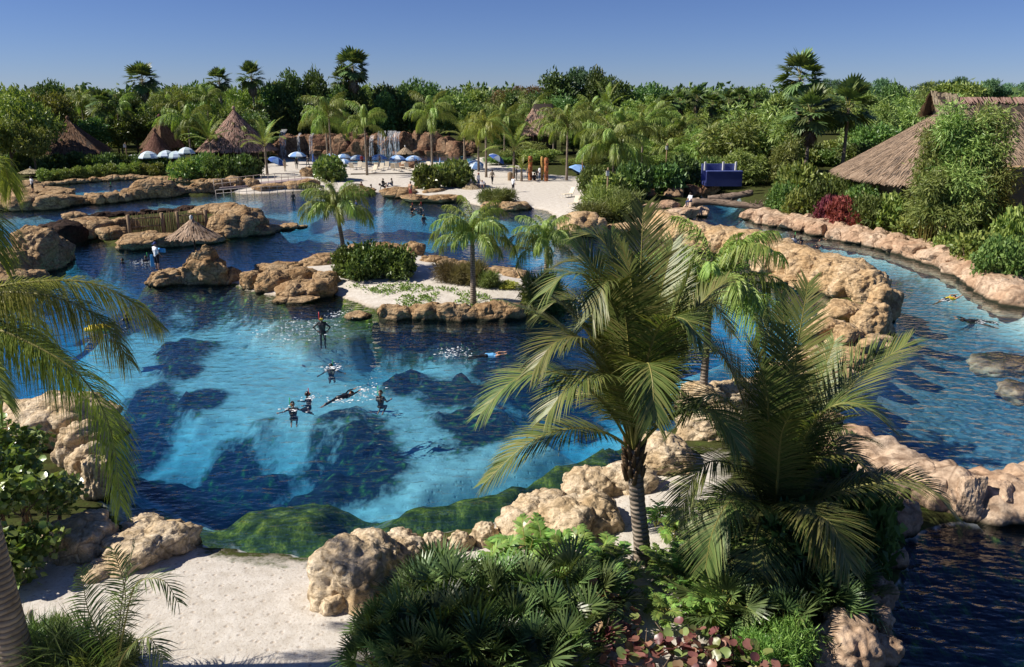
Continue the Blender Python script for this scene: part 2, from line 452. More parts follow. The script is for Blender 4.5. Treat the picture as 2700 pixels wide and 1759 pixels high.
def ground_mat():
    m, nt, N, out = nodes('ground: sand, soil and lagoon bed')
    pos = N('NewGeometry').outputs['Position']
    z = N('SeparateXYZ', i_0=pos).outputs[2]
    at = lambda k: N('Attribute', attribute_name=k).outputs['Fac']
    def rag(k, a=1.1): return ramp(N, math_(N, 'ADD', at(k), math_(N, 'MULTIPLY', math_(N, 'SUBTRACT', n_mid, 0.5), a)), [(0.28, 0.0), (0.72, 1.0)])
    n_mid = N('TexNoise', noise_dimensions='2D', i_Vector=pos, i_Scale=2.2, i_Detail=4.0, i_Roughness=0.65).outputs[0]
    n_fine = N('TexNoise', noise_dimensions='2D', i_Vector=pos, i_Scale=14.0, i_Detail=2.0, i_Roughness=0.7).outputs[0]
    cell = N('TexVoronoi', voronoi_dimensions='2D', i_Vector=pos, i_Scale=2.6, i_Randomness=1.0).outputs['Distance']
    sand = ramp(N, n_mid, [(0.25, (0.49, 0.445, 0.385)), (0.75, (0.66, 0.62, 0.565))])
    # trodden marks and small litter
    sand = mixc(N, ramp(N, cell, [(0.04, 0.75), (0.13, 0.0)]), sand, (0.42, 0.35, 0.28))
    sand = mixc(N, ramp(N, n_fine, [(0.33, 0.5), (0.42, 0.0)]), sand, (0.36, 0.29, 0.22))
    damp = ramp(N, math_(N, 'ADD', z, math_(N, 'MULTIPLY', n_mid, 0.10)), [(0.07, 1.0), (0.15, 0.0)])
    sand = mixc(N, math_(N, 'MULTIPLY', damp, 0.8), sand, (0.40, 0.34, 0.27))
    soilc = ramp(N, n_mid, [(0.3, (0.03, 0.032, 0.012)), (0.5, (0.055, 0.06, 0.02)), (0.7, (0.06, 0.085, 0.02))])
    land = mixc(N, rag('soil', 1.2), sand, soilc)
    bed = ramp(N, n_mid, [(0.3, (0.70, 0.69, 0.63)), (0.7, (0.86, 0.85, 0.79))])
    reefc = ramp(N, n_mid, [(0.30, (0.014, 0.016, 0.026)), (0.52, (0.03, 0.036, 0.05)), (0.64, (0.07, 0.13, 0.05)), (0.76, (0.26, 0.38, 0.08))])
    algc = ramp(N, n_mid, [(0.3, (0.012, 0.026, 0.006)), (0.46, (0.055, 0.09, 0.014)), (0.58, (0.13, 0.18, 0.022)), (0.74, (0.34, 0.38, 0.055))])
    algc = mixc(N, ramp(N, n_fine, [(0.35, 0.65), (0.6, 0.0)]), algc, (0.03, 0.05, 0.008))
    pebc = ramp(N, N('TexVoronoi', voronoi_dimensions='2D', i_Vector=pos, i_Scale=5.0).outputs['Color'], [(0.1, (0.13, 0.16, 0.19)), (0.9, (0.40, 0.44, 0.47))])
    edgec = ramp(N, n_mid, [(0.3, (0.02, 0.025, 0.01)), (0.6, (0.10, 0.11, 0.025)), (0.8, (0.2, 0.16, 0.05))])
    bed = mixc(N, rag('edge'), bed, edgec)
    bed = mixc(N, at('river'), bed, pebc)
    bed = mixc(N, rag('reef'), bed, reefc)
    bed = mixc(N, rag('algae', 0.6), bed, algc)
    under = ramp(N, math_(N, 'ADD', z, 0.5), [(0.47, 1.0), (0.505, 0.0)])
    cc = mixc(N, under, land, bed)
    p = N('BsdfPrincipled', i_Base_Color=cc, i_Roughness=0.95)
    p.inputs['Specular IOR Level'].default_value = 0.05
    dent = ramp(N, cell, [(0.03, 0.0), (0.16, 1.0)])
    hgt = math_(N, 'ADD', math_(N, 'ADD', math_(N, 'MULTIPLY', n_fine, 0.35), n_mid), math_(N, 'MULTIPLY', dent, 0.7))
    b = N('Bump', i_Strength=0.6, i_Distance=0.035, i_Height=hgt)
    nt.links.new(b.outputs[0], p.inputs['Normal'])
    nt.links.new(p.outputs[0], out.inputs['Surface'])
    return m

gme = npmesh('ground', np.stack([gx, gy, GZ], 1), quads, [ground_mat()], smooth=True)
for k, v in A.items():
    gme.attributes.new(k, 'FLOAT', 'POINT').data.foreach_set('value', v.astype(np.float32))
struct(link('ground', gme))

_zi = GZ.reshape(ny, nx)
def gz(x, y):
    """ground level at a place"""
    i = int(np.clip(np.searchsorted(xs, x) - 1, 0, nx - 2)); j = int(np.clip(np.searchsorted(ys, y) - 1, 0, ny - 2))
    a = (x - xs[i]) / (xs[i + 1] - xs[i]); b = (y - ys[j]) / (ys[j + 1] - ys[j])
    return float((_zi[j, i] * (1 - a) + _zi[j, i + 1] * a) * (1 - b) + (_zi[j + 1, i] * (1 - a) + _zi[j + 1, i + 1] * a) * b)
def G(px, py, z0=0.5):
    """the ground under a pixel"""
    for z in np.linspace(1.6, 0.0, 65):
        p = W(px, py, float(z)); g = gz(p[0], p[1])
        if g >= z: return Vector((p[0], p[1], g))
    return Vector((p[0], p[1], g))

# ---------------------------------------------------------------- water
def water_mat():
    m, nt, N, out = nodes('clear lagoon water')
    pos = N('NewGeometry').outputs['Position']
    mp = N('Mapping', i_Vector=pos, i_Scale=(0.8, 1.5, 1.0), i_Rotation=(0, 0, 0.25)).outputs[0]
    n1 = N('TexNoise', noise_dimensions='2D', i_Vector=mp, i_Scale=1.6, i_Detail=2.5, i_Roughness=0.5).outputs[0]
    b = N('Bump', i_Strength=0.7, i_Distance=0.16, i_Height=n1)
    inc = N('NewGeometry').outputs['Incoming']
    dt = N('VectorMath', operation='DOT_PRODUCT', i_0=inc, i_1=b.outputs[0]).outputs['Value']
    fz = math_(N, 'POWER', math_(N, 'SUBTRACT', 1.0, math_(N, 'ABSOLUTE', dt), clamp=True), 5.0)
    fr = math_(N, 'MULTIPLY_ADD', fz, 0.965, 0.035)
    # caustic net and ripple shading, put into the colour of the transparent surface
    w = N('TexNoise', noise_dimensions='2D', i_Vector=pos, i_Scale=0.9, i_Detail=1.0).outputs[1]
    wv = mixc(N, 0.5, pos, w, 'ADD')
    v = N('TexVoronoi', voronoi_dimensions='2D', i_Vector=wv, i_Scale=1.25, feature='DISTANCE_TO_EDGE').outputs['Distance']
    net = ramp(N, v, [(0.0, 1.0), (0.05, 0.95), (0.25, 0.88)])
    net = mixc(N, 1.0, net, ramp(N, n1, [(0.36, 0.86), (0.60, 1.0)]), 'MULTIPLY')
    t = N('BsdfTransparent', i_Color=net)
    g = N('BsdfGlossy', i_Color=(1, 1, 1, 1), i_Roughness=0.07, i_Normal=b.outputs[0])
    mx = N('MixShader', i_0=fr)
    nt.links.new(t.outputs[0], mx.inputs[1]); nt.links.new(g.outputs[0], mx.inputs[2])
    nt.links.new(mx.outputs[0], out.inputs['Surface'])
    va = N('VolumeAbsorption', i_Color=(0.10, 0.70, 0.95, 1), i_Density=0.22)
    vs = N('VolumeScatter', i_Color=(0.06, 0.36, 1.0, 1), i_Density=0.032, i_Anisotropy=0.3)
    ad = N('AddShader')
    nt.links.new(va.outputs[0], ad.inputs[0]); nt.links.new(vs.outputs[0], ad.inputs[1])
    nt.links.new(ad.outputs[0], out.inputs['Volume'])
    return m
wb = MB()
wb.box((0, 86, -3.0), (420, 190, 6.0))
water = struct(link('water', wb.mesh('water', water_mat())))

# ---------------------------------------------------------------- rock shapes (shared by many boulders)
def rock_shape(seed, sub=4, kind='lump'):
    rs = np.random.RandomState(seed)
    bm = bmesh.new()
    bmesh.ops.create_icosphere(bm, subdivisions=sub, radius=1.0)
    off = Vector(rs.rand(3) * 50)
    planes = []
    if kind == 'block':
        for i in range(16):
            n = Vector(rs.randn(3)); n.normalize(); planes.append((n, 0.58 + 0.24 * rs.rand()))
        planes.append((Vector((0.1, 0.05, 1)).normalized(), 0.72))
    for v in bm.verts:
        d = v.co.normalized()
        if kind == 'block':
            r = 1.15
            for n, q in planes:
                c = d.dot(n)
                if c > 1e-3: r = min(r, q / c)
            r += 0.05 * mn.noise(d * 2.3 + off) + 0.035 * mn.noise(d * 6 + off) + 0.02 * mn.noise(d * 14 + off)
        else:
            f1 = mn.voronoi(d * 1.5 + off)[0][0]; f2 = mn.voronoi(d * 3.6 + off)[0][0]
            r = 1.02 + 0.24 * mn.noise(d * 1.1 + off) + 0.34 * (0.45 - f1) + 0.16 * (0.42 - f2)
            r += 0.07 * mn.noise(d * 6 + off) + 0.04 * mn.noise(d * 13 + off)
            if sub > 4: r += 0.03 * (0.4 - mn.voronoi(d * 11 + off)[0][0])
        v.co = d * r
        if kind != 'block':
            v.co.z = v.co.z if v.co.z < 0.55 else 0.55 + (v.co.z - 0.55) * 0.6
    me = bpy.data.meshes.new('boulder')
    bm.to_mesh(me); bm.free()
    me.polygons.foreach_set('use_smooth', [kind != 'block'] * len(me.polygons))
    return me
ROCKS = {}
def rocks(mat, kind, sub):
    k = (mat, kind, sub)
    if k not in ROCKS:
        ROCKS[k] = []
        for i in range(6 if sub < 5 else 4):
            me = rock_shape(100 + i * 7 + (50 if kind == 'block' else 0) + sub, sub, kind)
            me.materials.append(M[mat]); ROCKS[k].append(me)
    return ROCKS[k]

def boulder(parent, px, py, w, h, mat='rock', kind='lump', sub=4, dep=None, z=0.0, tilt=0.0, name='boulder', pick=None, wob=1.0, hk=1.0):
    """a boulder whose foot is at a pixel on level z; w and h are its width and height in pixels"""
    p = W(px, py, z); s = mpp(p)
    rx = w * s * 0.58
    hh = h * s * 0.95 * hk
    ry = rx * (0.85 if dep is None else dep)
    ry = min(ry, 3.2 if dep is None else 99)
    me = rocks(mat, kind, sub)
    me = me[pick if pick is not None else random.randrange(len(me))]
    zc = hh * 0.30
    o = link(name, me, None, (p[0], p[1] + ry * 0.75, z + zc), (random.uniform(-.1, .1) * wob, tilt + random.uniform(-.1, .1) * wob, random.uniform(0, 6.28)))
    if dep is not None or abs(rx - ry) > 0.2 * rx: o.rotation_euler[2] = random.choice((0, math.pi)) + random.uniform(-.25, .25)
    o.scale = (rx, ry, max(0.12, hh * 0.78))
    if parent is not None:
        o.parent = parent; o.matrix_parent_inverse = Matrix.Translation(-parent.location)
    return o

def formation(label, lst, name='rock_formation', **kw):
    """rockwork that is one piece, each boulder of it a part"""
    p0 = W(lst[0][0], lst[0][1])
    t = thing(name, label, 'rocks', p0)
    for q in lst:
        k = dict(kw)
        if len(q) > 4: k.update(q[4])
        boulder(t, *q[:4], **k)
    return t

def ridge(parent, pts, width, hgt, mat='rock', seed=0, name='rock_core'):
    """the continuous body of a rock wall along world points"""
    C = bez([(p[0], p[1], 0) for p in pts], max(40, len(pts) * 16)); T = unit(np.gradient(C, axis=0)); S = np.stack([-T[:, 1], T[:, 0], 0 * T[:, 0]], 1)
    k = 18; V = []
    for i, c in enumerate(C):
        e = min(1.0, .35 + min(i, len(C) - 1 - i) * .3)
        for j in range(k + 1):
            a = math.pi * j / k; x, zq = -math.cos(a), math.sin(a)
            x = np.sign(x) * abs(x) ** .6; zq = zq ** .5
            p = c + S[i] * x * width / 2 * e; p[2] = zq * hgt * e - .6 * (1 - zq)
            q = Vector((p[0] * .8 + seed, p[1] * .8, p[2] * .8)); f1 = mn.voronoi(q)[0][0]
            d = .75 * (.5 - f1) + .4 * (.45 - mn.voronoi(q * 2.3)[0][0]) + .2 * mn.noise(q * 3.5)
            p = p + (S[i] * x * .8 + np.array([0, 0, .6 * zq])) * d
            V.append(p - np.array(parent.location))
    Fq = [(i * (k + 1) + j, i * (k + 1) + j + 1, (i + 1) * (k + 1) + j + 1, (i + 1) * (k + 1) + j) for i in range(len(C) - 1) for j in range(k)]
    return link(name, npmesh(name, V, Fq, [M[mat]], smooth=True), parent)

def chain(pts, n, w, h, jit=0.25, step=None):
    """boulders strung along a line of pixels"""
    pts = np.array(pts, float); s = np.r_[0, np.cumsum(np.linalg.norm(np.diff(pts, axis=0), axis=1))]
    out = []
    for i in range(n):
        t = (i + 0.5 + random.uniform(-jit, jit)) / n * s[-1]
        out.append((np.interp(t, s, pts[:, 0]), np.interp(t, s, pts[:, 1]), w * random.uniform(.8, 1.3), h * random.uniform(.7, 1.25)))
    return out

# ---------------------------------------------------------------- leaf clouds
def unit(a): return a / np.maximum(np.linalg.norm(a, axis=1)[:, None], 1e-9)
def blades(Pb, D, L, Wd, rs, fold=0.25):
    """diamond leaves from base points, directions, lengths and widths"""
    n = len(Pb); D = unit(D)
    S = unit(np.cross(D, rs.randn(n, 3))); Nn = np.cross(S, D)
    L = np.broadcast_to(L, (n,))[:, None]; Wd = np.broadcast_to(Wd, (n,))[:, None]
    mid = Pb + D * L * 0.45
    V = np.stack([Pb, mid + S * Wd / 2 + Nn * Wd * fold, Pb + D * L, mid - S * Wd / 2 + Nn * Wd * fold], 1).reshape(-1, 3)
    Fq = np.arange(4 * n).reshape(n, 4)
    return V, Fq
def crown(lobes, nclump, per, clump_r, L, Wd, seed, droop=0.0, up=0.2, shell=0.72):
    """leaf clumps spread through the lobes of a crown; lobes are (centre, radii)"""
    rs = np.random.RandomState(seed)
    vol = np.array([np.prod(l[1]) ** (2 / 3.) for l in lobes]); pr = vol / vol.sum()
    P, D = [], []
    for _ in range(nclump):
        c, r = lobes[rs.choice(len(lobes), p=pr)]
        d = rs.randn(3); d[2] = d[2] * 0.9 + 0.15; d /= np.linalg.norm(d)
        q = shell + (1 - shell) * rs.rand() ** 0.6 if rs.rand() < 0.85 else rs.rand()
        cp = np.array(c) + d * np.array(r) * q
        pp = cp + rs.randn(per, 3) * clump_r * np.array([1, 1, .65])
        P.append(pp); D.append(d * 0.7 + rs.randn(per, 3) * 0.75 + np.array([0, 0, up - droop]))
    P, D = np.vstack(P), np.vstack(D)
    ll = L * (0.65 + 0.7 * rs.rand(len(P)))
    return blades(P, D, ll, Wd * ll / L, rs)

BARK = plain('bark', (0.16, 0.12, 0.085), 0.9, 0.35, 9.0, 0.04, 0.1, stretch=(1, 1, 0.25))
PBARK = None
def palm_bark():
    m, nt, N, out = nodes('ringed palm trunk')
    tc = N('TexCoord').outputs['Object']
    nz = N('TexNoise', i_Vector=tc, i_Scale=4.0, i_Detail=4.0).outputs[0]
    z = N('SeparateXYZ', i_0=tc).outputs[2]
    ph = math_(N, 'ADD', math_(N, 'MULTIPLY', z, 52.0), math_(N, 'MULTIPLY', nz, 5.0))
    ring = math_(N, 'MULTIPLY_ADD', math_(N, 'SINE', ph), 0.5, 0.5)
    c = ramp(N, nz, [(0.3, (0.19, 0.15, 0.115)), (0.7, (0.36, 0.30, 0.24))])
    c = mixc(N, ramp(N, ring, [(0.0, 0.75), (0.22, 0.0)]), c, (0.08, 0.06, 0.045))
    p = N('BsdfPrincipled', i_Base_Color=c, i_Roughness=0.9)
    p.inputs['Specular IOR Level'].default_value = 0.1
    b = N('Bump', i_Strength=0.7, i_Distance=0.03, i_Height=ring)
    nt.links.new(b.outputs[0], p.inputs['Normal'])
    nt.links.new(p.outputs[0], out.inputs['Surface'])
    return m
PBARK = palm_bark()

M['broad'] = leaf('broad leaves', (0.0625, 0.133, 0.025), (0.234, 0.328, 0.0625))
M['dark'] = leaf('dark evergreen leaves', (0.0533, 0.115, 0.0284), (0.178, 0.284, 0.0623), 0.25)
M['yellow'] = leaf('yellow green leaves', (0.11, 0.187, 0.031), (0.376, 0.42, 0.0773))
M['bamboo'] = leaf('bamboo leaves', (0.127, 0.211, 0.0381), (0.401, 0.487, 0.106), 0.3)
M['pine'] = leaf('pine needles', (0.059, 0.148, 0.0722), (0.148, 0.278, 0.0983), 0.15)
M['brown'] = leaf('brown autumn leaves', (0.144, 0.096, 0.048), (0.272, 0.16, 0.08))
M['queen'] = leaf('queen palm leaflets', (0.134, 0.219, 0.0303), (0.403, 0.487, 0.0839), 0.33)
M['queen_bright'] = leaf('yellow green palm leaflets', (0.19, 0.24, 0.025), (0.46, 0.48, 0.08), 0.38, rnd=0.1)
M['coco'] = leaf('coconut palm leaflets', (0.07, 0.115, 0.022), (0.19, 0.235, 0.045), 0.28, 0.42, 0.35, rnd=0.15, third=(0.24, 0.235, 0.06))
M['fan'] = leaf('fan palm leaves', (0.084, 0.144, 0.042), (0.24, 0.324, 0.096), 0.3)
M['palmetto'] = leaf('palmetto leaves', (0.066, 0.12, 0.0336), (0.204, 0.288, 0.072), 0.25, 0.36, 0.5)
M['philo'] = leaf('split leaf plant leaves', (0.11, 0.221, 0.0315), (0.315, 0.472, 0.0708), 0.3, 0.35, 0.5)
M['seagrape'] = leaf('sea grape leaves', (0.104, 0.196, 0.0368), (0.3, 0.391, 0.0691), 0.25, 0.3, 0.6, single=False)
M['seagrape_red'] = leaf('red sea grape leaves', (0.13, 0.025, 0.03), (0.36, 0.14, 0.11), 0.3, 0.35, 0.5, 0.3, (0.24, 0.28, 0.07), True)
M['red'] = leaf('crimson leaves', (0.16, 0.0192, 0.0288), (0.384, 0.064, 0.072), 0.25)
M['grass'] = leaf('grass blades', (0.112, 0.16, 0.032), (0.288, 0.32, 0.08), 0.3)
M['straw_grass'] = leaf('straw coloured grass', (0.14, 0.12, 0.04), (0.30, 0.25, 0.10), 0.3)
M['skirt'] = leaf('dead palm leaves', (0.12, 0.09, 0.055), (0.26, 0.2, 0.14), 0.15)
M['flower'] = plain('white petals', (0.75, 0.74, 0.68), 0.6)
M['yellow_flower'] = leaf('yellow groundcover', (0.30, 0.30, 0.03), (0.6, 0.55, 0.08), 0.25)
M['rachis'] = plain('palm leaf stalk', (0.24, 0.22, 0.06), 0.5, 0.2, 8.0)

# ---------------------------------------------------------------- palm leaves
def bez(pts, n):
    """smooth curve through points"""
    pts = np.array([list(p) for p in pts], float); k = len(pts)
    t = np.linspace(0, k - 1, n); out = []
    ext = np.vstack([2 * pts[0] - pts[1], pts, 2 * pts[-1] - pts[-2]])
    for u in t:
        i = min(int(u), k - 2); f = u - i
        a, b, c, d = ext[i], ext[i + 1], ext[i + 2], ext[i + 3]
        out.append(0.5 * ((2 * b) + (-a + c) * f + (2 * a - 5 * b + 4 * c - d) * f * f + (-a + 3 * b - 3 * c + d) * f ** 3))
    return np.array(out)

def frond_mesh(name, C, n, L, w, a0=1.15, a1=0.5, droop=0.25, vee=0.25, plum=0.0, rw=0.03, seed=0, mats=None, s0=0.16, seg=3, side=None, tipw=0.08):
    """a feather leaf on the curve C"""
    rs = np.random.RandomState(seed)
    C = np.asarray(C, float)
    k = 60
    Cf = bez(C, k)
    sl = np.r_[0, np.cumsum(np.linalg.norm(np.diff(Cf, axis=0), axis=1))]; sl /= sl[-1]
    T = unit(np.gradient(Cf, axis=0))
    up = np.array([0, 0, 1.0])
    S = np.cross(T, up)
    if side is not None: S = S * 0.0 + np.array(side)
    bad = np.linalg.norm(S, axis=1) < 0.25
    S = unit(S)
    # keep one side along the leaf
    for i in range(1, k):
        if bad[i] or S[i] @ S[i - 1] < 0: S[i] = S[i - 1]
    S = unit(S - T * np.sum(S * T, 1)[:, None])
    Nn = np.cross(S, T)
    u = np.linspace(s0, 0.995, n)
    V, Fq = [], []
    def at(Aq, uu): return np.stack([np.interp(uu, sl, Aq[:, i]) for i in range(3)], 1)
    for sd in (-1, 1):
        uu = np.clip(u + rs.uniform(-.4, .4, n) * (1 - s0) / n, 0, 1)
        p0, t_, s_, n_ = at(Cf, uu), unit(at(T, uu)), unit(at(S, uu)), unit(at(Nn, uu))
        q = (uu - s0) / (1 - s0)
        ang = (a0 + (a1 - a0) * q + rs.uniform(-.09, .09, n))[:, None]
        ve = (vee + rs.uniform(-plum, plum, n))[:, None]
        d = t_ * np.cos(ang) + (sd * s_ * np.cos(ve) + n_ * np.sin(ve)) * np.sin(ang)
        l = (L * (0.42 + 0.58 * np.sin(np.pi * np.clip(0.12 + 0.80 * q, 0, 1)) ** 0.8) * (1 - 0.45 * q ** 4) * rs.uniform(.88, 1.08, n))[:, None]
        B = unit(t_ - d * np.sum(t_ * d, 1)[:, None])
        dr = droop * rs.uniform(.75, 1.25, n)[:, None]
        tt = np.linspace(0, 1, seg + 1)
        wp = np.interp(tt, [0, .25, .6, 1], [.55, 1.0, .8, tipw])
        rows = []
        for j, tj in enumerate(tt):
            c = p0 + d * l * tj * (1 - 0.25 * dr * tj) - up * (dr * l * tj ** 2)
            rows.append(c - B * w * wp[j] / 2); rows.append(c + B * w * wp[j] / 2)
        base = sum(len(v) for v in V)
        V.append(np.stack(rows, 1).reshape(-1, 3))
        m = 2 * (seg + 1)
        st = base + np.arange(n)[:, None] * m
        for j in range(seg):
            Fq.append(st + np.array([2 * j, 2 * j + 1, 2 * j + 3, 2 * j + 2])[None, :])
    nl = sum(len(f) for f in Fq)
    # stalk
    m = 22; Cs = bez(C, m); base = sum(len(v) for v in V)
    Ts = unit(np.gradient(Cs, axis=0)); Ss = np.stack([np.interp(np.linspace(0, 1, m), np.linspace(0, 1, k), S[:, i]) for i in range(3)], 1); Ns = np.cross(Ss, Ts)
    r = rw * np.interp(np.linspace(0, 1, m), [0, .08, .3, 1], [1.9, 1.3, .9, .22])[:, None]
    V.append(np.stack([Cs + Ss * r, Cs + Ns * r * .7, Cs - Ss * r, Cs - Ns * r], 1).reshape(-1, 3))
    for i in range(m - 1):
        for j in range(4):
            Fq.append(np.array([[base + 4 * i + j, base + 4 * i + (j + 1) % 4, base + 4 * i + 4 + (j + 1) % 4, base + 4 * i + 4 + j]]))
    Fq = np.vstack(Fq); mi = np.zeros(len(Fq), int); mi[nl:] = 1
    return npmesh(name, np.vstack(V), Fq, mats, mi)

def arch(length, el, fall, n=6):
    """a leaf stalk that rises at an angle and bends over; it leaves the hub along +x"""
    p = [np.zeros(3)]; a = el; st = length / n
    for i in range(n):
        p.append(p[-1] + st * np.array([math.cos(a), 0, math.sin(a)])); a -= fall / n * (0.5 + 1.0 * i / (n - 1))
    return np.array(p)

def fan_mesh(name, rad, nseg, mat, seed=0, stalk=0.9, droop=0.2, spread=2.6, wd=0.07):
    """a fan leaf: stalk along +x, then a half disc of pleated fingers"""
    rs = np.random.RandomState(seed); V, Fq = [], []
    c = np.array([stalk, 0, 0.0])
    for i in range(nseg):
        a = (i / (nseg - 1) - .5) * spread
        l = rad * (1 - 0.22 * abs(a) / 1.3) * rs.uniform(.92, 1.06)
        d = np.array([math.cos(a), math.sin(a), 0.16 * (-1) ** i * 0.4 + rs.uniform(-.05, .05) + 0.18 * abs(a)])
        s = np.array([-math.sin(a), math.cos(a), 0])
        b = len(V)
        for t, ww in ((0.02, .25), (.45, 1.0), (.75, .8), (1.0, .06)):
            q = c + d * l * t - np.array([0, 0, droop * l * t * t])
            V.append(q - s * wd * ww / 2); V.append(q + s * wd * ww / 2)
        for j in range(3): Fq.append((b + 2 * j, b + 2 * j + 1, b + 2 * j + 3, b + 2 * j + 2))
    nl = len(Fq); b = len(V); r = 0.014
    for x in (0, stalk):
        for y, z in ((r, 0), (0, r), (-r, 0), (0, -r)): V.append(np.array([x, y, z]))
    for j in range(4): Fq.append((b + j, b + (j + 1) % 4, b + 4 + (j + 1) % 4, b + 4 + j))
    return npmesh(name, V, Fq, [mat, M['rachis']], [0] * nl + [1] * 4)

def trunk_mesh(name, pts, rad, mat, n=10):
    b = MB(); b.tube(bez(pts, max(8, len(pts))), np.interp(np.linspace(0, 1, max(8, len(pts))), np.linspace(0, 1, len(rad)), rad), n); return b.mesh(name, mat)

# feather palms used many times: shared leaves of three bends
FRONDS = {}
def queen_leaves(mat):
    if mat not in FRONDS:
        FRONDS[mat] = [frond_mesh('frond', arch(3.3, e, f), 84, 0.82, 0.045, 1.1, 0.6, 0.95, 0.3, 0.9, 0.026, 30 + i, [M[mat], M['rachis']])
                       for i, (e, f) in enumerate(((1.25, 1.7), (0.95, 2.0), (0.6, 2.1), (0.3, 1.9)))]
    return FRONDS[mat]
def coco_leaves():
    if 'c' not in FRONDS:
        FRONDS['c'] = [frond_mesh('frond', arch(3.6, e, f), 50, 0.7, 0.05, 1.1, 0.5, 0.3, 0.25, 0.08, 0.03, 60 + i, [M['queen'], M['rachis']])
                       for i, (e, f) in enumerate(((1.3, 0.9), (0.9, 1.2), (0.5, 1.3)))]
    return FRONDS['c']
def feather_palm(p, hgt, size, label, name='queen_palm', mat='queen', coco=False, lean=(0, 0), rad=0.14, nf=17, group=None, seed=0):
    rs = np.random.RandomState(seed)
    t = thing(name, label, 'palm tree', p, 0, group)
    top = (lean[0], lean[1], hgt)
    link('trunk', trunk_mesh('trunk', [(0, 0, -.3), (lean[0] * .3, lean[1] * .3, hgt * .45), top], [rad * 1.35, rad, rad * .8], PBARK), t)
    lv = coco_leaves() if coco else queen_leaves(mat)
    if not coco: link('crownshaft', trunk_mesh('crownshaft', [(top[0], top[1], hgt - .1), (top[0], top[1], hgt + .55 * size)], [rad * .85, rad * .35], M['rachis'], 8), t)
    for i in range(nf):
        q = i / nf
        k = min(len(lv) - 1, int(q * len(lv)))
        o = link('frond', lv[k], t, (top[0], top[1], hgt + .3 * size * (1 - q)), (rs.uniform(-.15, .15), rs.uniform(-.2, .15), i * 2.4 + rs.uniform(-.3, .3)))
        s = size * rs.uniform(.82, 1.12); o.scale = (s, s, s)
    return t

FANS = None
def fan_palm(p, hgt, rad, label, skirt=True, group=None, seed=0, nf=26, tr=0.2):
    global FANS
    rs = np.random.RandomState(seed)
    if FANS is None: FANS = [fan_mesh('leaf', 1.0, 18, M['fan'], 5, .75, .25, 2.8, .16), fan_mesh('leaf', 1.0, 18, M['skirt'], 6, .55, .5, 2.4, .16)]
    t = thing('fan_palm', label, 'palm tree', p, 0, group)
    link('trunk', trunk_mesh('trunk', [(0, 0, -.3), (.05, 0, hgt * .5), (0, 0, hgt)], [tr * 1.3, tr, tr * .9], PBARK), t)
    s = rad / 1.7
    for i in range(nf):
        q = (i + .5) / nf
        o = link('leaf', FANS[0], t, (0, 0, hgt), (rs.uniform(-.5, .5), -math.pi * (.5 - .78 * q) + rs.uniform(-.1, .1), i * 2.4)); k = s * rs.uniform(.85, 1.1); o.scale = (k, k, k)
    if skirt:
        for i in range(16):
            o = link('dead_leaf', FANS[1], t, (0, 0, hgt - .3 - .5 * s * (i % 3) / 2), (rs.uniform(-.3, .3), 1.2 + rs.uniform(-.15, .25), i * 2.4)); k = s * rs.uniform(.7, .95); o.scale = (k, k * .7, k)
    return t

# ---------------------------------------------------------------- broadleaf trees: crowns shared between trees of a kind, unit height 1
TREES = {}
def tree_kind(kind):
    if kind in TREES: return TREES[kind]
    out = []
    for v in range(3):
        rs = np.random.RandomState(hash(kind) % 1000 + v if False else sum(map(ord, kind)) + v * 13)
        if kind == 'pine':
            lobes = [((rs.uniform(-.22, .22), rs.uniform(-.22, .22), rs.uniform(.62, .95)), (rs.uniform(.12, .2),) * 2 + (.075,)) for _ in range(9)]
            V, Fq = crown(lobes, 330, 9, .03, .06, .016, v + 5, 0, .4)
        elif kind in ('bamboo',):
            lobes = [((rs.uniform(-.3, .3), rs.uniform(-.3, .3), rs.uniform(.2, .8)), (.2, .2, .24)) for _ in range(10)]
            V, Fq = crown(lobes, 420, 12, .05, .085, .022, v + 9, .55, .1, .55)
        elif kind == 'dark':
            lobes = [((rs.uniform(-.2, .2), rs.uniform(-.2, .2), rs.uniform(.25, .86)), (.22, .22, .17)) for _ in range(10)]
            V, Fq = crown(lobes, 420, 10, .045, .07, .035, v + 15, .1, .2)
        else:
            lobes = [((rs.uniform(-.3, .3), rs.uniform(-.3, .3), rs.uniform(.3, .82)), (rs.uniform(.16, .27),) * 2 + (rs.uniform(.12, .2),)) for _ in range(11)]
            V, Fq = crown(lobes, 420, 10, .045, .065, .034, v + 25, .1, .25)
        cr = npmesh('crown', V, Fq, [M[kind]])
        b = MB()
        b.tube([(0, 0, -.05), (.01, 0, .3), (-.01, .01, .62)], [.035, .026, .012], 7)
        for i in range(6):
            a = i * 1.05 + v; z0 = .25 + .05 * i
            b.tube([(0, 0, z0), (.12 * math.cos(a), .12 * math.sin(a), z0 + .12), (.24 * math.cos(a), .24 * math.sin(a), z0 + .2)], [.014, .009, .004], 5)
        out.append((cr, b.mesh('trunk', BARK)))
    TREES[kind] = out
    return out
def tree(px, ytop, Y, wpx, kind, label, group, zg=None, name=None, rnd=random):
    top = WY(px, ytop, Y); g = gz(top[0], Y) if zg is None else zg
    h = max(1.5, top[2] - g); w = wpx * mpp(top)
    cr, tr = tree_kind(kind)[rnd.randrange(3)]
    t = thing(name or {'pine': 'pine_tree', 'bamboo': 'bamboo_clump'}.get(kind, 'broadleaf_tree'), label, 'bamboo' if kind == 'bamboo' else 'tree', (top[0], Y, g), rnd.uniform(0, 6.28), group)
    hs = h / (.98 if kind != 'pine' else 1.0); ws = w / 0.95
    link('crown', cr, t, None, None, (ws, ws, hs)); link('trunk', tr, t, None, None, (min(ws, hs * .8), min(ws, hs * .8), hs))
    return t

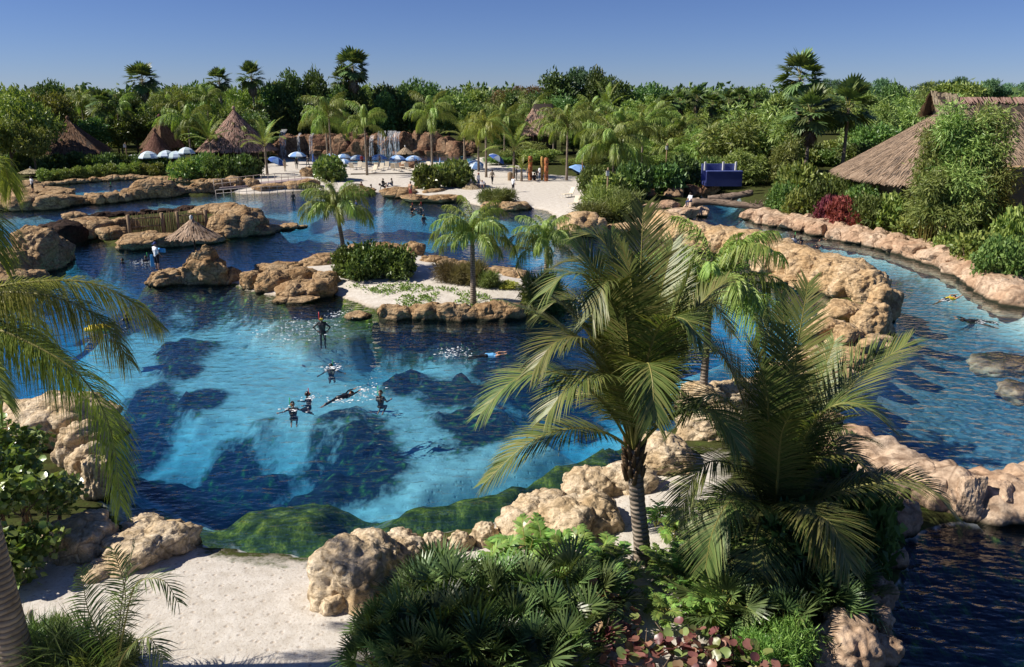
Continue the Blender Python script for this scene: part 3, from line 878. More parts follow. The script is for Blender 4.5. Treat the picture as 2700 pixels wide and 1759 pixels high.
# shrubs: one foliage mesh per kind, unit half sphere, with stems
SHRUBS = {}
def shrub_kind(kind, mat, L, Wd, n=260, per=10, droop=0.1):
    k = (kind, mat)
    if k not in SHRUBS:
        SHRUBS[k] = []
        for v in range(3):
            rs = np.random.RandomState(v + sum(map(ord, kind)))
            lobes = [((rs.uniform(-.5, .5), rs.uniform(-.5, .5), rs.uniform(.3, .6)), (rs.uniform(.35, .55),) * 2 + (.36,)) for _ in range(7)]
            V, Fq = crown(lobes, n, per, .09, L, Wd, v + 3, droop, .25, .6)
            V[:, 2] = np.maximum(V[:, 2], 0.0)
            f = npmesh('foliage', V, Fq, [M[mat]])
            b = MB()
            for i in range(6):
                a = i * 1.05
                b.tube([(.04 * math.cos(a), .04 * math.sin(a), -.1), (.25 * math.cos(a), .25 * math.sin(a), .35), (.45 * math.cos(a), .45 * math.sin(a), .65)], [.03, .02, .008], 5)
            SHRUBS[k].append((f, b.mesh('stem', BARK)))
    return SHRUBS[k]
def shrub(px, py, wpx, hpx, kind, mat, label, group=None, L=.16, Wd=.08, name='shrub', dep=1.0, n=260, per=10, z=None, cat='shrub', droop=.1):
    g = G(px, py) if z is None else W(px, py, z); s = mpp(g)
    f, st = shrub_kind(kind, mat, L, Wd, n, per, droop)[random.randrange(3)]
    rx = wpx * s / 2 / .95; h = hpx * s * .92 / .95
    t = thing(name, label, cat, (g[0], g[1] + rx * dep * .6, gz(g[0], g[1] + rx * dep * .6) - .05 if z is None else z), 0, group)
    link('foliage', f, t, None, (0, 0, random.choice((0, math.pi)) + random.uniform(-.3, .3)), (rx, rx * dep, h))
    link('stem', st, t, None, None, (rx, rx * dep, h * .9))
    return t

# ---------------------------------------------------------------- rockwork
formation('low flat topped rock platform at the back lagoon gap', [(-30, 556, 130, 42), (50, 556, 110, 46), (110, 555, 90, 42), (160, 545, 80, 34), (60, 520, 180, 22), (130, 525, 100, 22), (-20, 530, 120, 30), (45, 510, 110, 26), (70, 505, 50, 32)])
formation('long low rock bar dividing the back lagoon from the main lagoon', [(222, 540, 40, 26), (252, 540, 42, 32), (285, 537, 45, 32), (318, 533, 45, 28), (348, 528, 50, 34), (385, 524, 85, 56), (420, 522, 75, 48), (455, 518, 50, 26), (490, 514, 46, 22), (525, 511, 60, 32), (570, 507, 60, 38), (612, 504, 60, 40), (655, 502, 55, 32)])
formation('row of small pale rocks along the hedge bank', chain([(95, 492), (200, 484), (300, 476), (370, 473), (440, 478), (520, 485), (600, 489)], 26, 30, 13))
formation('rocky islet around the stick fence with a high right end', [(225, 632, 125, 58), (318, 622, 66, 52), (290, 636, 70, 40), (355, 660, 110, 40), (410, 655, 110, 38), (465, 650, 90, 30), (520, 645, 90, 30), (600, 628, 110, 70), (640, 620, 110, 76), (655, 606, 70, 42), (585, 630, 55, 28), (680, 622, 66, 30), (715, 612, 50, 18), (755, 607, 52, 16), (792, 603, 30, 9), (185, 582, 55, 22), (555, 575, 110, 36), (600, 580, 90, 42)])
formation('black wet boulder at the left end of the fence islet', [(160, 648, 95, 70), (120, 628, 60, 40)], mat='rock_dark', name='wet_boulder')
formation('dark low wall of stones with painted-in shade behind the stick fence', chain([(215, 582), (330, 572), (420, 566), (540, 560)], 14, 36, 17), mat='rock_dark')  # the shade behind the fence is put into the dark stone colour
formation('tall split boulders standing in the water behind the yellow green palm leaf', [(78, 722, 135, 130), (122, 700, 90, 80), (18, 745, 100, 90), (20, 790, 120, 75), (80, 770, 70, 60), (-40, 800, 140, 90)], sub=5)
formation('long flat boulder the man in the white shirt stands on', [(425, 756, 85, 44, {'pick': 1}), (470, 752, 80, 46)], sub=5, name='boulder_ledge')
formation('pointed upright boulder under the thatched parasol', [(536, 754, 112, 92, {'dep': .6}), (550, 752, 66, 116, {'dep': .5, 'pick': 3})], sub=5, name='boulder_group')
formation('pile of rounded boulders at the left end of the garden island', [(608, 748, 44, 46), (658, 764, 62, 52), (712, 772, 85, 60), (770, 788, 100, 46), (835, 786, 100, 50), (778, 752, 90, 46), (850, 762, 72, 48), (740, 742, 95, 48), (700, 735, 70, 40), (838, 712, 95, 40), (885, 702, 36, 32), (775, 798, 100, 16), (742, 800, 50, 13)])
formation('smooth rocks on the lagoon side of the bushy island hedge', [(945, 684, 80, 36), (1010, 676, 90, 34), (1088, 680, 52, 44)])
formation('right hand rocks edging the back of the garden island', [(1145, 706, 66, 32), (1180, 710, 50, 28), (1212, 716, 60, 26), (1260, 726, 60, 22), (1310, 734, 70, 28), (1360, 740, 70, 28)])
formation('low rock wall along the front of the garden island', chain([(1005, 838), (1100, 842), (1250, 844), (1380, 838)], 13, 46, 40))
formation('flat rock just breaking the water beside the island ramp', [(940, 843, 62, 15), (965, 838, 30, 10)], name='flat_rock')
formation('rock ledges at the beach below the broad leaved bush', [(1050, 522, 80, 26), (1095, 534, 80, 20), (1150, 535, 80, 20), (1140, 518, 66, 20), (1100, 508, 40, 20), (1195, 534, 50, 20), (1030, 512, 36, 18)])
formation('rocks by the ramp end on the beach', [(960, 514, 50, 18), (930, 510, 50, 14), (810, 500, 56, 30), (765, 502, 56, 24), (720, 505, 50, 22), (690, 508, 46, 22), (815, 478, 40, 40)])
formation('planted rocks at the shore below the open sand', [(1295, 553, 60, 20), (1345, 556, 60, 24), (1375, 553, 50, 20)])
formation('large rounded rock and low wall at the lagoon cove', [(1530, 622, 115, 64), (1575, 620, 60, 50), (1632, 616, 66, 25), (1668, 612, 50, 26)], mat='rock_wall')
formation('lumpy rock wall curving between the lagoon and the river', [(1712, 596, 60, 44), (1722, 612, 66, 66), (1762, 634, 70, 74), (1805, 652, 72, 74), (1850, 662, 72, 76), (1895, 670, 72, 76), (1940, 684, 76, 78), (1988, 702, 78, 80), (2036, 722, 80, 86), (2085, 738, 84, 92), (2135, 752, 90, 100), (2190, 772, 96, 110), (2245, 790, 100, 118), (2298, 808, 100, 124), (2330, 850, 84, 130), (2310, 890, 90, 120), (2240, 862, 120, 80), (2190, 910, 120, 84), (2240, 930, 90, 90), (2150, 975, 110, 70), (2070, 1010, 110, 60), (2300, 935, 110, 60), (2250, 975, 110, 60), (2210, 1020, 100, 60), (2180, 1070, 100, 60), (2130, 1040, 120, 60), (2180, 1130, 90, 56), (2090, 750, 120, 26), (2160, 772, 110, 26)], sub=5, dep=.8, hk=.82, mat='rock_wall')
rw_ = [o for o in col.objects if o.get('label', '').startswith('lumpy rock wall')][0]
ridge(rw_, [Vector((a[0], a[1], 0)) for a in offset(wall_l, 1.5)[::2]] + [W(2225, 785)], 3.3, 1.75, 'rock_wall', seed=3)
fw_ = [o for o in col.objects if o.get('label', '').startswith('low rock wall along')][0]
ridge(fw_, [W(1000, 836), W(1100, 838), W(1250, 840), W(1390, 833)], 1.3, .75, seed=5)
bw_ = [o for o in col.objects if o.get('label', '').startswith('long low rock bar')][0]
ridge(bw_, [W(222, 536), W(318, 528), W(385, 520), W(455, 515), (W(525, 509)), W(612, 502), W(670, 500)], 2.6, 1.0, seed=8)
formation('angular slabs at the upstream end of the river wall', [(1768, 556, 70, 30), (1835, 556, 64, 34), (1800, 582, 100, 34), (1855, 572, 46, 34), (1720, 560, 60, 30)], mat='rock_pink', kind='block', sub=4)
formation('shaded brown rocks under the flowering bushes upstream', [(1700, 530, 70, 50), (1775, 528, 50, 44), (1740, 522, 60, 40), (1830, 520, 60, 36), (1870, 515, 60, 40)], mat='rock_red', kind='block', sub=3)
bank = [(1985, 582, 56, 44), (2012, 592, 48, 48), (2050, 600, 54, 34), (2088, 606, 58, 38), (2124, 612, 56, 46), (2165, 624, 64, 48), (2212, 634, 56, 44), (2262, 644, 66, 50), (2312, 654, 60, 52), (2364, 668, 78, 54), (2425, 684, 86, 54), (2482, 702, 86, 56), (2535, 722, 76, 48), (2585, 750, 76, 48), (2635, 778, 70, 44), (2690, 806, 76, 46)]
bank += [(a + 14, b - 22, w * .9, h * .8, {'z': .5}) for a, b, w, h in bank[3:]]
formation('row of pink angular rocks along the far river bank', bank, mat='rock_pink', kind='block', sub=4, hk=.8)
bk_ = [o for o in col.objects if o.get('label', '').startswith('row of pink')][0]
ridge(bk_, [W(a + 8, b - 8) for a, b, *_ in bank[:16:2]] + [W(2720, 815)], 3.2, 1.0, 'rock_pink', 11)
formation('pink rock slabs and a tall dark faced boulder between river and near pool', [(2195, 1198, 80, 56), (2270, 1248, 150, 62), (2370, 1262, 150, 74), (2405, 1330, 140, 110), (2480, 1340, 110, 110), (2562, 1378, 92, 150, {'dep': .8}), (2655, 1376, 140, 118), (2760, 1362, 150, 100), (2390, 1425, 130, 100), (2362, 1508, 62, 60)], mat='rock_pink', kind='block', sub=5)
nk_ = [o for o in col.objects if o.get('label', '').startswith('pink rock slabs')][0]
ridge(nk_, [W(2185, 1190), W(2300, 1245), W(2420, 1300), W(2560, 1335), W(2680, 1335), W(2800, 1320)], 2.3, .95, 'rock_pink', 21)
formation('reddish rocks along the dark near pool', [(2330, 1610, 80, 80), (2300, 1680, 120, 100), (2250, 1790, 190, 150), (2340, 1760, 90, 80)], mat='rock_pink', kind='lump', sub=5)
formation('sunken pale boulders in the river', [(2650, 985, 130, 40, {'z': -.75}), (2700, 1055, 90, 40, {'z': -.75}), (2690, 985, 80, 40, {'z': -.75})], mat='rock_pink', kind='lump', sub=4, name='sunken_boulders')
formation('big ridged rock behind the round leaved bush', [(120, 1200, 250, 150), (40, 1180, 200, 110), (200, 1240, 120, 130), (245, 1320, 80, 130), (225, 1280, 100, 110)], mat='rock_near', sub=5)
formation('craggy tan rocks at the left edge of the near beach', [(195, 1500, 190, 125), (330, 1530, 200, 105), (415, 1490, 150, 100), (478, 1440, 55, 46), (120, 1500, 130, 90), (260, 1560, 150, 70), (370, 1440, 120, 60)], mat='rock_near', sub=5)
formation('huge pitted boulder at the right edge of the near beach', [(920, 1650, 190, 225, {'dep': 1.1, 'pick': 2}), (985, 1570, 170, 160), (890, 1660, 110, 110), (970, 1640, 150, 170), (1050, 1520, 120, 90)], mat='rock_near', sub=5, name='pitted_boulder')
formation('small rounded rocks in a row behind the palmettos', [(1040, 1470, 100, 60), (1145, 1480, 70, 78), (1212, 1478, 62, 80), (1278, 1462, 68, 84), (1320, 1440, 60, 40)], mat='rock_near', sub=5)
formation('wide tan boulders on the shore behind the coconut palm', [(1400, 1462, 180, 110), (1500, 1470, 190, 140), (1575, 1440, 150, 130), (1440, 1400, 160, 80), (1560, 1345, 150, 90), (1660, 1330, 150, 100), (1760, 1270, 180, 110), (1880, 1180, 160, 110), (1850, 1100, 110, 90), (1960, 1090, 130, 80), (2060, 1060, 130, 80)], mat='rock_near', sub=5)

# cliff with waterfalls
cl = [(a + random.uniform(-6, 6), 408 + random.uniform(-2, 3), 52 * random.uniform(.8, 1.2), h * random.uniform(.85, 1.1), {'dep': .9}) for a, h in zip(range(735, 1250, 26), [52, 66, 66, 62, 60, 64, 66, 62, 62, 64, 60, 66, 70, 64, 70, 66, 62, 56, 50, 40])]
cl += [(a, 409 + random.uniform(-1, 2), 30 * random.uniform(.7, 1.5), 14 * random.uniform(.7, 1.5)) for a in range(740, 1250, 30)]
cl += [(a + random.uniform(-8, 8), 408, 70, h * .98, {'dep': .5}) for a, h in zip(range(760, 1230, 60), [66, 62, 66, 62, 68, 72, 70, 58])]
formation('long red brown cliff behind the far pool with waterfalls', cl, mat='rock_red', kind='block', sub=4, name='waterfall_cliff')
def fall_mat():
    m, nt, N, out = nodes('falling water')
    pos = N('Mapping', i_Vector=N('NewGeometry').outputs['Position'], i_Scale=(6.0, 6.0, 0.5)).outputs[0]
    nz = N('TexNoise', i_Vector=pos, i_Scale=1.0, i_Detail=3.0).outputs[0]
    d = N('BsdfPrincipled', i_Base_Color=(0.8, 0.82, 0.86, 1), i_Roughness=0.4)
    t = N('BsdfTransparent')
    mx = N('MixShader', i_0=ramp(N, nz, [(0.42, 0.05), (0.66, 0.75)]))
    nt.links.new(t.outputs[0], mx.inputs[1]); nt.links.new(d.outputs[0], mx.inputs[2]); nt.links.new(mx.outputs[0], out.inputs['Surface'])
    return m
FALL = fall_mat()
for i, (a, w, y0) in enumerate([(754, 16, 340), (795, 7, 350), (827, 8, 350), (984, 10, 356), (1010, 20, 344), (1036, 22, 344), (1052, 10, 346)]):
    p = W(a, 409.5); s = mpp(p); hgt = (405 - y0) * s; b = MB(); ww = w * s / 2; n = 7
    V, Fq = [], []
    for j in range(9):
        t = j / 8; z = hgt * (1 - t) if j else hgt + .1; y = -1.0 - 0.9 * math.sqrt(t) - (0 if j else -1.5)
        for k in range(n): V.append((ww * (k / (n - 1) * 2 - 1) * (1 + .2 * t) + random.uniform(-.06, .06), y + .12 * math.sin(k * 2.1 + i) + random.uniform(-.05, .05), z))
    for j in range(8):
        for k in range(n - 1): Fq.append((j * n + k, j * n + k + 1, (j + 1) * n + k + 1, (j + 1) * n + k))
    thing('waterfall', ['wide white waterfall at the left end of the cliff', 'thin strand of falling water beside the widest left fall', 'thin strand of falling water over a cave mouth', 'narrow waterfall left of the triple fall', 'broad veil of water in the triple fall', 'brightest wide stream of the triple fall', 'thin right edge strand of the triple fall'][i], 'waterfall', p, 0, None, npmesh('waterfall', V, Fq, [FALL], smooth=True))

# ---------------------------------------------------------------- the two coconut palms
CM = [M['coco'], M['rachis']]
def hero_frond(parent, hub, Y, pts, L, n=112, w=.036, seed=0, droop=.25, vee=.2, mats=CM, plum=.06, s0=.2, a0=1.2, a1=.55, rw=.036, side=None):
    """a leaf from the hub through places given as pixel and distance"""
    C = [Vector(hub)] + [WY(a, b, Y + dy) for a, b, dy in pts]
    C = np.array([list(c - parent.location) for c in C])
    return link('frond', frond_mesh('frond', C, n, L, w, a0, a1, droop, vee, plum, rw, seed, mats, s0, side=side), parent)

pa = G(1695, 1482)
YA = pa[1]
hubA = WY(1672, 1190, YA)
A_ = thing('coconut_palm', 'tall coconut palm with a bare ringed trunk on the near sand', 'palm tree', pa)
tb = MB()
nt_ = 40
for_r = [0.25 * math.exp(-i / 3.0) + .205 - .04 * i / nt_ + .012 * (i % 2) for i in range(nt_)]
tp = bez([(0, 0, -.3), (-.05, 0, .5), ((hubA[0] - pa[0]) * .6, 0, (hubA[2] - pa[2]) * .55), (hubA[0] - pa[0], 0, hubA[2] - pa[2] + .1)], nt_)
tb.tube(tp, for_r, 14)
link('trunk', tb.mesh('trunk', PBARK), A_)
fb = MB()                                              # fibrous boots round the top of the trunk
for i in range(26):
    a = i * 2.4; z = hubA[2] - pa[2] - .85 + .035 * i
    x0 = hubA[0] - pa[0]
    fb.tube([(x0 + .15 * math.cos(a), .15 * math.sin(a), z), (x0 + .24 * math.cos(a), .24 * math.sin(a), z + .28), (x0 + .30 * math.cos(a), .30 * math.sin(a), z + .42)], [.06, .05, .012], 5)
link('leaf_base', fb.mesh('leaf_base', plain('palm fibre', (.16, .10, .055), .9, .35, 12, .02)), A_)
FA = [([(1685, 900, .1), (1690, 700, .2), (1697, 548, .35)], .95, None),
      ([(1660, 930, -.6), (1640, 780, -.9), (1600, 742, -1.3), (1560, 830, -1.7)], .95, None),
      ([(1590, 980, -.5), (1500, 880, -.7), (1420, 830, -.9), (1350, 800, -1.2)], .85, None),
      ([(1610, 930, .3), (1550, 810, .5), (1480, 790, .6), (1420, 830, .6)], .85, None),
      ([(1620, 880, .6), (1570, 720, 1.0), (1520, 632, 1.3)], .85, None),
      ([(1630, 850, 1.4), (1570, 705, 2.1), (1490, 690, 2.5), (1420, 735, 2.7)], .8, None),
      ([(1700, 950, .8), (1740, 780, 1.4), (1775, 640, 2.0)], .9, None),
      ([(1750, 970, .2), (1840, 810, .4), (1915, 735, .6)], .85, None),
      ([(1590, 1060, -.6), (1480, 985, -1.0), (1360, 1000, -1.3), (1268, 1090, -1.6)], .85, None),
      ([(1645, 1040, -1.2), (1580, 985, -2.0), (1500, 1020, -2.6), (1445, 1090, -2.9)], .9, None),
      ([(1600, 1142, -.4), (1500, 1130, -.8), (1390, 1170, -1.1), (1278, 1272, -1.3)], .75, None),
      ([(1750, 1110, -.6), (1845, 1072, -1.1), (1910, 1115, -1.5), (1950, 1190, -1.8)], .8, None),
      ([(1720, 930, 1.8), (1800, 790, 3.0), (1880, 800, 3.8), (1930, 880, 4.2)], .8, None),
      ([(1670, 960, 1.6), (1650, 800, 2.8), (1610, 740, 3.6)], .8, None),
      ([(1735, 1020, 1.2), (1830, 920, 2.2), (1900, 930, 3.0), (1950, 1010, 3.4)], .8, None),
      ([(1690, 1060, -1.3), (1705, 960, -2.2), (1720, 1000, -3.0), (1725, 1110, -3.4)], .8, None),
      ([(1720, 1000, .1), (1770, 860, .2), (1800, 760, .4)], .8, None)]
FA += [([(1640, 1020, .2), (1590, 900, .4), (1550, 860, .5), (1500, 900, .5)], .85, None), ([(1700, 980, -.9), (1740, 860, -1.5), (1800, 840, -2.0), (1850, 900, -2.4)], .85, None),
       ([(1655, 900, .9), (1640, 720, 1.5), (1610, 610, 2.0)], .85, None), ([(1630, 1090, .6), (1560, 1040, 1.1), (1470, 1060, 1.5), (1400, 1140, 1.7)], .8, None), ([(1720, 1100, .6), (1800, 1050, 1.1), (1880, 1090, 1.5), (1920, 1170, 1.8)], .8, None), ([(1675, 900, -.3), (1665, 740, -.5), (1640, 640, -.6)], .85, None)]
FA += [([(1600, 960, -.2), (1520, 840, -.3), (1440, 770, -.4)], .95, None), ([(1640, 880, -.5), (1580, 750, -.9), (1500, 720, -1.2), (1440, 770, -1.4)], .95, None), ([(1620, 1000, -.9), (1550, 900, -1.5), (1470, 900, -2.0), (1410, 970, -2.3)], .95, None), ([(1730, 940, -.2), (1790, 790, -.3), (1830, 690, -.4)], .9, None), ([(1650, 840, .3), (1620, 690, .5), (1570, 620, .7), (1500, 630, .8)], .9, None)]
for i, (q, L, sd) in enumerate(FA): hero_frond(A_, hubA, YA, q, L * 1.5, seed=i, droop=.1 if i in (0, 4, 6) else .24)

pb = G(2050, 1478)
YB = pb[1]
hubB = WY(2042, 1395, YB)
B_ = thing('coconut_palm', 'short trunked young coconut palm in the shaded bank by the pool', 'palm tree', pb)
link('trunk', trunk_mesh('trunk', [(0, 0, -.3), (-.02, 0, .3), (hubB[0] - pb[0], 0, hubB[2] - pb[2])], [.34, .28, .2], PBARK, 12), B_)
FB = [([(2070, 1150, .1), (2100, 930, .2), (2132, 745, .4)], .85), ([(2130, 1180, 0), (2250, 1010, .1), (2392, 905, .2)], 1.15),
      ([(2030, 1180, -.4), (2020, 1020, -.7), (1980, 900, -.9)], .8), ([(1990, 1160, .2), (1930, 980, .4), (1855, 880, .6)], .95),
      ([(2120, 1240, -.3), (2210, 1190, -.5), (2330, 1265, -.8)], .9), ([(2130, 1330, -.6), (2280, 1278, -1.1), (2430, 1275, -1.5), (2530, 1375, -1.8)], .85),
      ([(1985, 1270, -.4), (1910, 1217, -.7), (1840, 1240, -1.0), (1790, 1365, -1.2)], .85), ([(2010, 1372, -.8), (1988, 1440, -1.6), (1985, 1560, -2.0), (1962, 1655, -2.2)], .85),
      ([(2090, 1200, .8), (2160, 1010, 1.4), (2200, 900, 1.8)], .85), ([(2060, 1180, 1.0), (2050, 960, 1.9), (2010, 840, 2.5)], .85),
      ([(2000, 1250, 1.0), (1930, 1120, 1.9), (1840, 1080, 2.6), (1770, 1140, 3.0)], .85), ([(2130, 1260, 1.0), (2220, 1150, 1.9), (2300, 1160, 2.5)], .8),
      ([(2080, 1330, -1.0), (2140, 1350, -2.0), (2180, 1460, -2.6)], .8), ([(1990, 1330, .2), (1900, 1310, .4), (1830, 1400, .6)], .8),
      ([(2050, 1270, -.9), (2060, 1150, -1.5), (2085, 1090, -1.9)], .75), ([(2110, 1290, .4), (2200, 1230, .9), (2280, 1290, 1.2)], .8)]
FB += [([(1990, 1200, -.5), (1940, 1080, -.9), (1870, 1040, -1.2), (1800, 1090, -1.4)], .9), ([(2100, 1200, -.6), (2180, 1080, -1.0), (2280, 1070, -1.3), (2360, 1140, -1.5)], .9),
       ([(2000, 1330, -.9), (1930, 1320, -1.6), (1880, 1400, -2.0), (1860, 1500, -2.2)], .8), ([(2060, 1120, .3), (2070, 900, .6), (2060, 780, .8)], .85), ([(2110, 1350, -1.4), (2190, 1380, -2.4), (2240, 1500, -3.0)], .8)]
for i, (q, L) in enumerate(FB): hero_frond(B_, hubB, YB, q, L * 1.5, seed=40 + i, droop=.1 if i in (0, 1, 2, 3) else .26)

# ---------------------------------------------------------------- the left palm, its crown beyond the frame
QM = [M['queen_bright'], M['rachis']]
pl = G(52, 1790)
YL = pl[1]
hubL = WY(-165, 830, YL)
L_ = thing('queen_palm', 'palm with smooth grey trunk and hanging yellow green leaves by the left rocks', 'palm tree', pl)
link('trunk', trunk_mesh('trunk', [(0, 0, -.3), ((hubL[0] - pl[0]) * .2, 0, 1.6), ((hubL[0] - pl[0]) * .6, 0, 4), tuple(hubL - pl)], [.36, .29, .24, .18], PBARK, 16), L_)
for i, q in enumerate([[(-60, 772, .2), (60, 745, .4), (220, 742, .6), (330, 785, .7), (425, 860, .8)],
                       [(-70, 850, -.3), (53, 892, -.5), (206, 985, -.7), (290, 1130, -.8), (318, 1335, -.9)],
                       [(-120, 600, .8), (-60, 470, 1.2), (0, 420, 1.4), (30, 500, 1.6)],
                       [(-100, 640, -.2), (-60, 560, -.4), (-20, 590, -.5), (0, 690, -.6)],
                       [(-120, 900, -1.2), (-50, 960, -2.0), (10, 1060, -2.4)],
                       [(-90, 800, 1.2), (0, 800, 2.2), (90, 850, 3.0), (140, 950, 3.4)], [(-80, 790, -.2), (30, 770, -.3), (170, 790, -.4), (270, 850, -.5), (340, 950, -.5)], [(-90, 830, .1), (10, 850, .2), (120, 920, .2), (200, 1020, .3)]]):
    hero_frond(L_, hubL, YL, q, .8, 270, .017, 80 + i, .75, .1, QM, .75, .12, 1.1, .6, .03)
for i in range(9):
    a = 2.0 + i * .35
    C = arch(3.6, .9 - .1 * (i % 4), 1.9) @ np.array([[math.cos(a), math.sin(a), 0], [0, 1, 0], [0, 0, 1]])
    link('frond', frond_mesh('frond', C + np.array(hubL - pl), 80, .6, .022, 1.1, .6, .75, .1, .75, .03, 95 + i, QM), L_)

# young feather palm at the beach edge
ps = G(300, 1800)
S_ = thing('young_palm', 'young feather palm with thin spread leaflets beside the near beach', 'palm tree', ps)
SM = [M['palmetto'], M['rachis']]
for i, (q, L) in enumerate([([(310, 1700, 0), (325, 1560, .1), (355, 1430, .2)], .62), ([(330, 1640, -.1), (360, 1540, -.2), (430, 1530, -.3), (470, 1590, -.4)], .5), ([(270, 1700, 0), (230, 1600, .1), (215, 1500, .1)], .5), ([(330, 1720, -.3), (390, 1680, -.5), (430, 1740, -.6)], .5), ([(320, 1660, .3), (330, 1560, .5), (300, 1450, .7)], .5)]):
    hero_frond(S_, ps, ps[1], q, L * 1.35, 46, .027, 120 + i, .3, .15, SM, .25, .22, 1.25, .7, .02)

# ---------------------------------------------------------------- feather palms on the islands and the beach
def fp(px, py, pyc, rpx, label, **kw):
    """foot pixel, crown pixel height and crown radius in pixels"""
    g = G(px, py); s = mpp(g)
    top = WY(px, pyc, g[1])
    return feather_palm(g, top[2] - g[2], rpx * s / 2.5, label, seed=px, **kw)
fp(912, 712, 555, 84, 'feather palm at the left side of the island hedge', nf=27, lean=(-.35, 0))
fp(1248, 805, 632, 96, 'feather palm with a bowed trunk on the island sand', nf=27)
fp(1440, 790, 650, 84, 'feather palm rising from the grassy tuft at the island end', nf=24)
fp(1850, 1085, 800, 190, 'feather palm leaning over the green water behind the coconut palms', nf=34)
BG = 'feather palms around the far beach'
for q in [(875, 437, 312, 78, 'feather palm with two close trunks in front of the waterfall cliff'), (968, 462, 335, 66, 'feather palm with a straight trunk behind the beach loungers'), (1140, 448, 312, 76, 'feather palm in front of the right end of the cliff'),
          (1262, 452, 358, 60, 'yellow green feather palm beside the broad beach bush'), (1282, 468, 345, 62, 'yellow green feather palm on the sand by the upturned umbrella'), (1494, 476, 345, 82, 'feather palm with a pale trunk at the back of the open sand'),
          (507, 432, 335, 74, 'feather palm in front of the small twin thatched hut'), (632, 425, 372, 60, 'feather palm in front of the large conical hut'), (1560, 450, 350, 70, 'feather palm in the thicket behind the open sand'), (1690, 470, 345, 70, 'feather palm over the flowering bushes')]:
    fp(q[0], q[1], q[2], q[3] * .87, q[4], group=BG, mat='queen_bright' if 'yellow' in q[4] else 'queen')
fp(865, 432, 330, 60, 'lower feather palm of the pair in front of the waterfall cliff')
fp(1615, 500, 400, 88, 'weeping feather palm beside the wooden lamp post', nf=28)
for q in [(705, 462, 388, 60, 'small coconut palm beside the ramp'), (560, 440, 375, 52, 'small coconut palm behind the left hedge'), (1355, 470, 400, 55, 'small coconut palm behind the beach totems'), (1595, 400, 300, 60, 'coconut palm standing in the thicket'), (1225, 430, 365, 52, 'small coconut palm at the right end of the far pool'), (1375, 478, 450, 30, 'sapling palm on the open sand')]:
    fp(*q, coco=True, name='coconut_palm', rad=.16, nf=13)

# fan palms on the skyline
for px, yc, Y, r, lab, sk in [(375, 212, 165, 52, 'tall fan palm with a thick skirt on the left skyline', 1), (578, 215, 175, 42, 'fan palm on the left skyline beside the pointed one', 0), (663, 205, 178, 46, 'tall pointed fan palm on the skyline behind the conical hut', 1), (930, 180, 182, 56, 'tallest fan palm above the waterfall trees', 1), (905, 215, 184, 44, 'lower fan palm beside the tallest one', 1), 
                                  (2110, 205, 118, 76, 'tall green fan palm above the bamboo by the river', 0), (2138, 300, 102, 80, 'fan palm with a large grey dead skirt by the river', 1), (2238, 285, 104, 84, 'dark fan palm with a bare trunk beside the skirted one', 0), (270, 275, 150, 46, 'round headed fan palm behind the left hut', 0)]:
    p = WY(px, yc, Y); g = gz(p[0], Y)
    fan_palm((p[0], Y, g), p[2] - g, r * mpp(p), lab, bool(sk), None, px)
for i, px in enumerate((1755, 1795, 1838, 1880, 1922, 1950, 1990)):
    p = WY(px, 275 - 8 * (i % 3), 165 + 3 * (i % 2)); g = gz(p[0], p[1])
    fan_palm((p[0], p[1], g), p[2] - g, 34 * mpp(p), 'fan palm with hanging dead leaves in a row on the wood edge', True, 'row of fan palms above the thicket', px, nf=24)

for px, Y, yc, r in [(60, 150, 290, 50), (215, 158, 285, 50), (310, 150, 300, 50), (455, 152, 290, 50), (545, 158, 268, 46), (1330, 150, 330, 56), (1405, 165, 300, 50), (1640, 140, 335, 56), (1725, 145, 322, 56), (1800, 138, 345, 56), (1870, 128, 370, 56), (1560, 150, 310, 52), (1460, 145, 340, 50), (1660, 120, 420, 60), (1760, 118, 415, 58)]:
    p = WY(px, yc, Y); g = gz(p[0], Y)
    feather_palm((p[0], Y, g), p[2] - g, r * mpp(p) / 2.5, 'feather palm crown rising out of the ' + ('left woods' if px < 600 else 'thicket behind the open sand'), seed=px, group='feather palms in the woods')

# ---------------------------------------------------------------- woods behind the beach
rt = random.Random(5)
def T(l, lab, grp):
    for px, yt, Y, w, k in l: tree(px, yt, Y, w, k, lab, grp, rnd=rt)
T([(45, 238, 120, 170, 'yellow'), (120, 250, 142, 120, 'yellow'), (10, 300, 114, 130, 'yellow'), (75, 330, 113, 90, 'yellow')], 'airy yellow green tree over the left bank', 'yellow green trees on the left bank')
T([(760, 198, 182, 95, 'dark'), (830, 188, 184, 105, 'dark'), (715, 225, 182, 100, 'dark'), (885, 235, 182, 90, 'dark'), (925, 225, 184, 95, 'dark'), (960, 245, 183, 80, 'dark'), (1035, 222, 186, 110, 'dark'), (1090, 218, 187, 110, 'dark'), (1130, 228, 186, 90, 'dark'), (1010, 245, 184, 90, 'dark'), (800, 250, 180, 100, 'dark')], 'dense dark evergreen tree above the waterfall cliff', 'dark trees above the waterfall')
T([(1180, 232, 188, 100, 'yellow'), (1225, 245, 187, 100, 'broad'), (1270, 255, 186, 100, 'broad'), (700, 262, 179, 90, 'yellow'), (655, 268, 172, 100, 'broad'), (745, 290, 178, 90, 'broad'), (870, 290, 179, 80, 'broad')], 'mid green tree beside the dark waterfall trees', 'green trees around the waterfall')
T([(1480, 192, 215, 120, 'dark'), (1535, 184, 216, 120, 'pine'), (1580, 188, 210, 90, 'dark'), (1625, 212, 205, 110, 'dark'), (1680, 232, 205, 110, 'dark'), (1735, 228, 210, 120, 'dark'), (1790, 232, 212, 120, 'dark'), (1440, 222, 212, 110, 'dark'), (1500, 230, 205, 110, 'broad')], 'big rounded tree of the tall grove on the skyline', 'tall grove on the skyline')
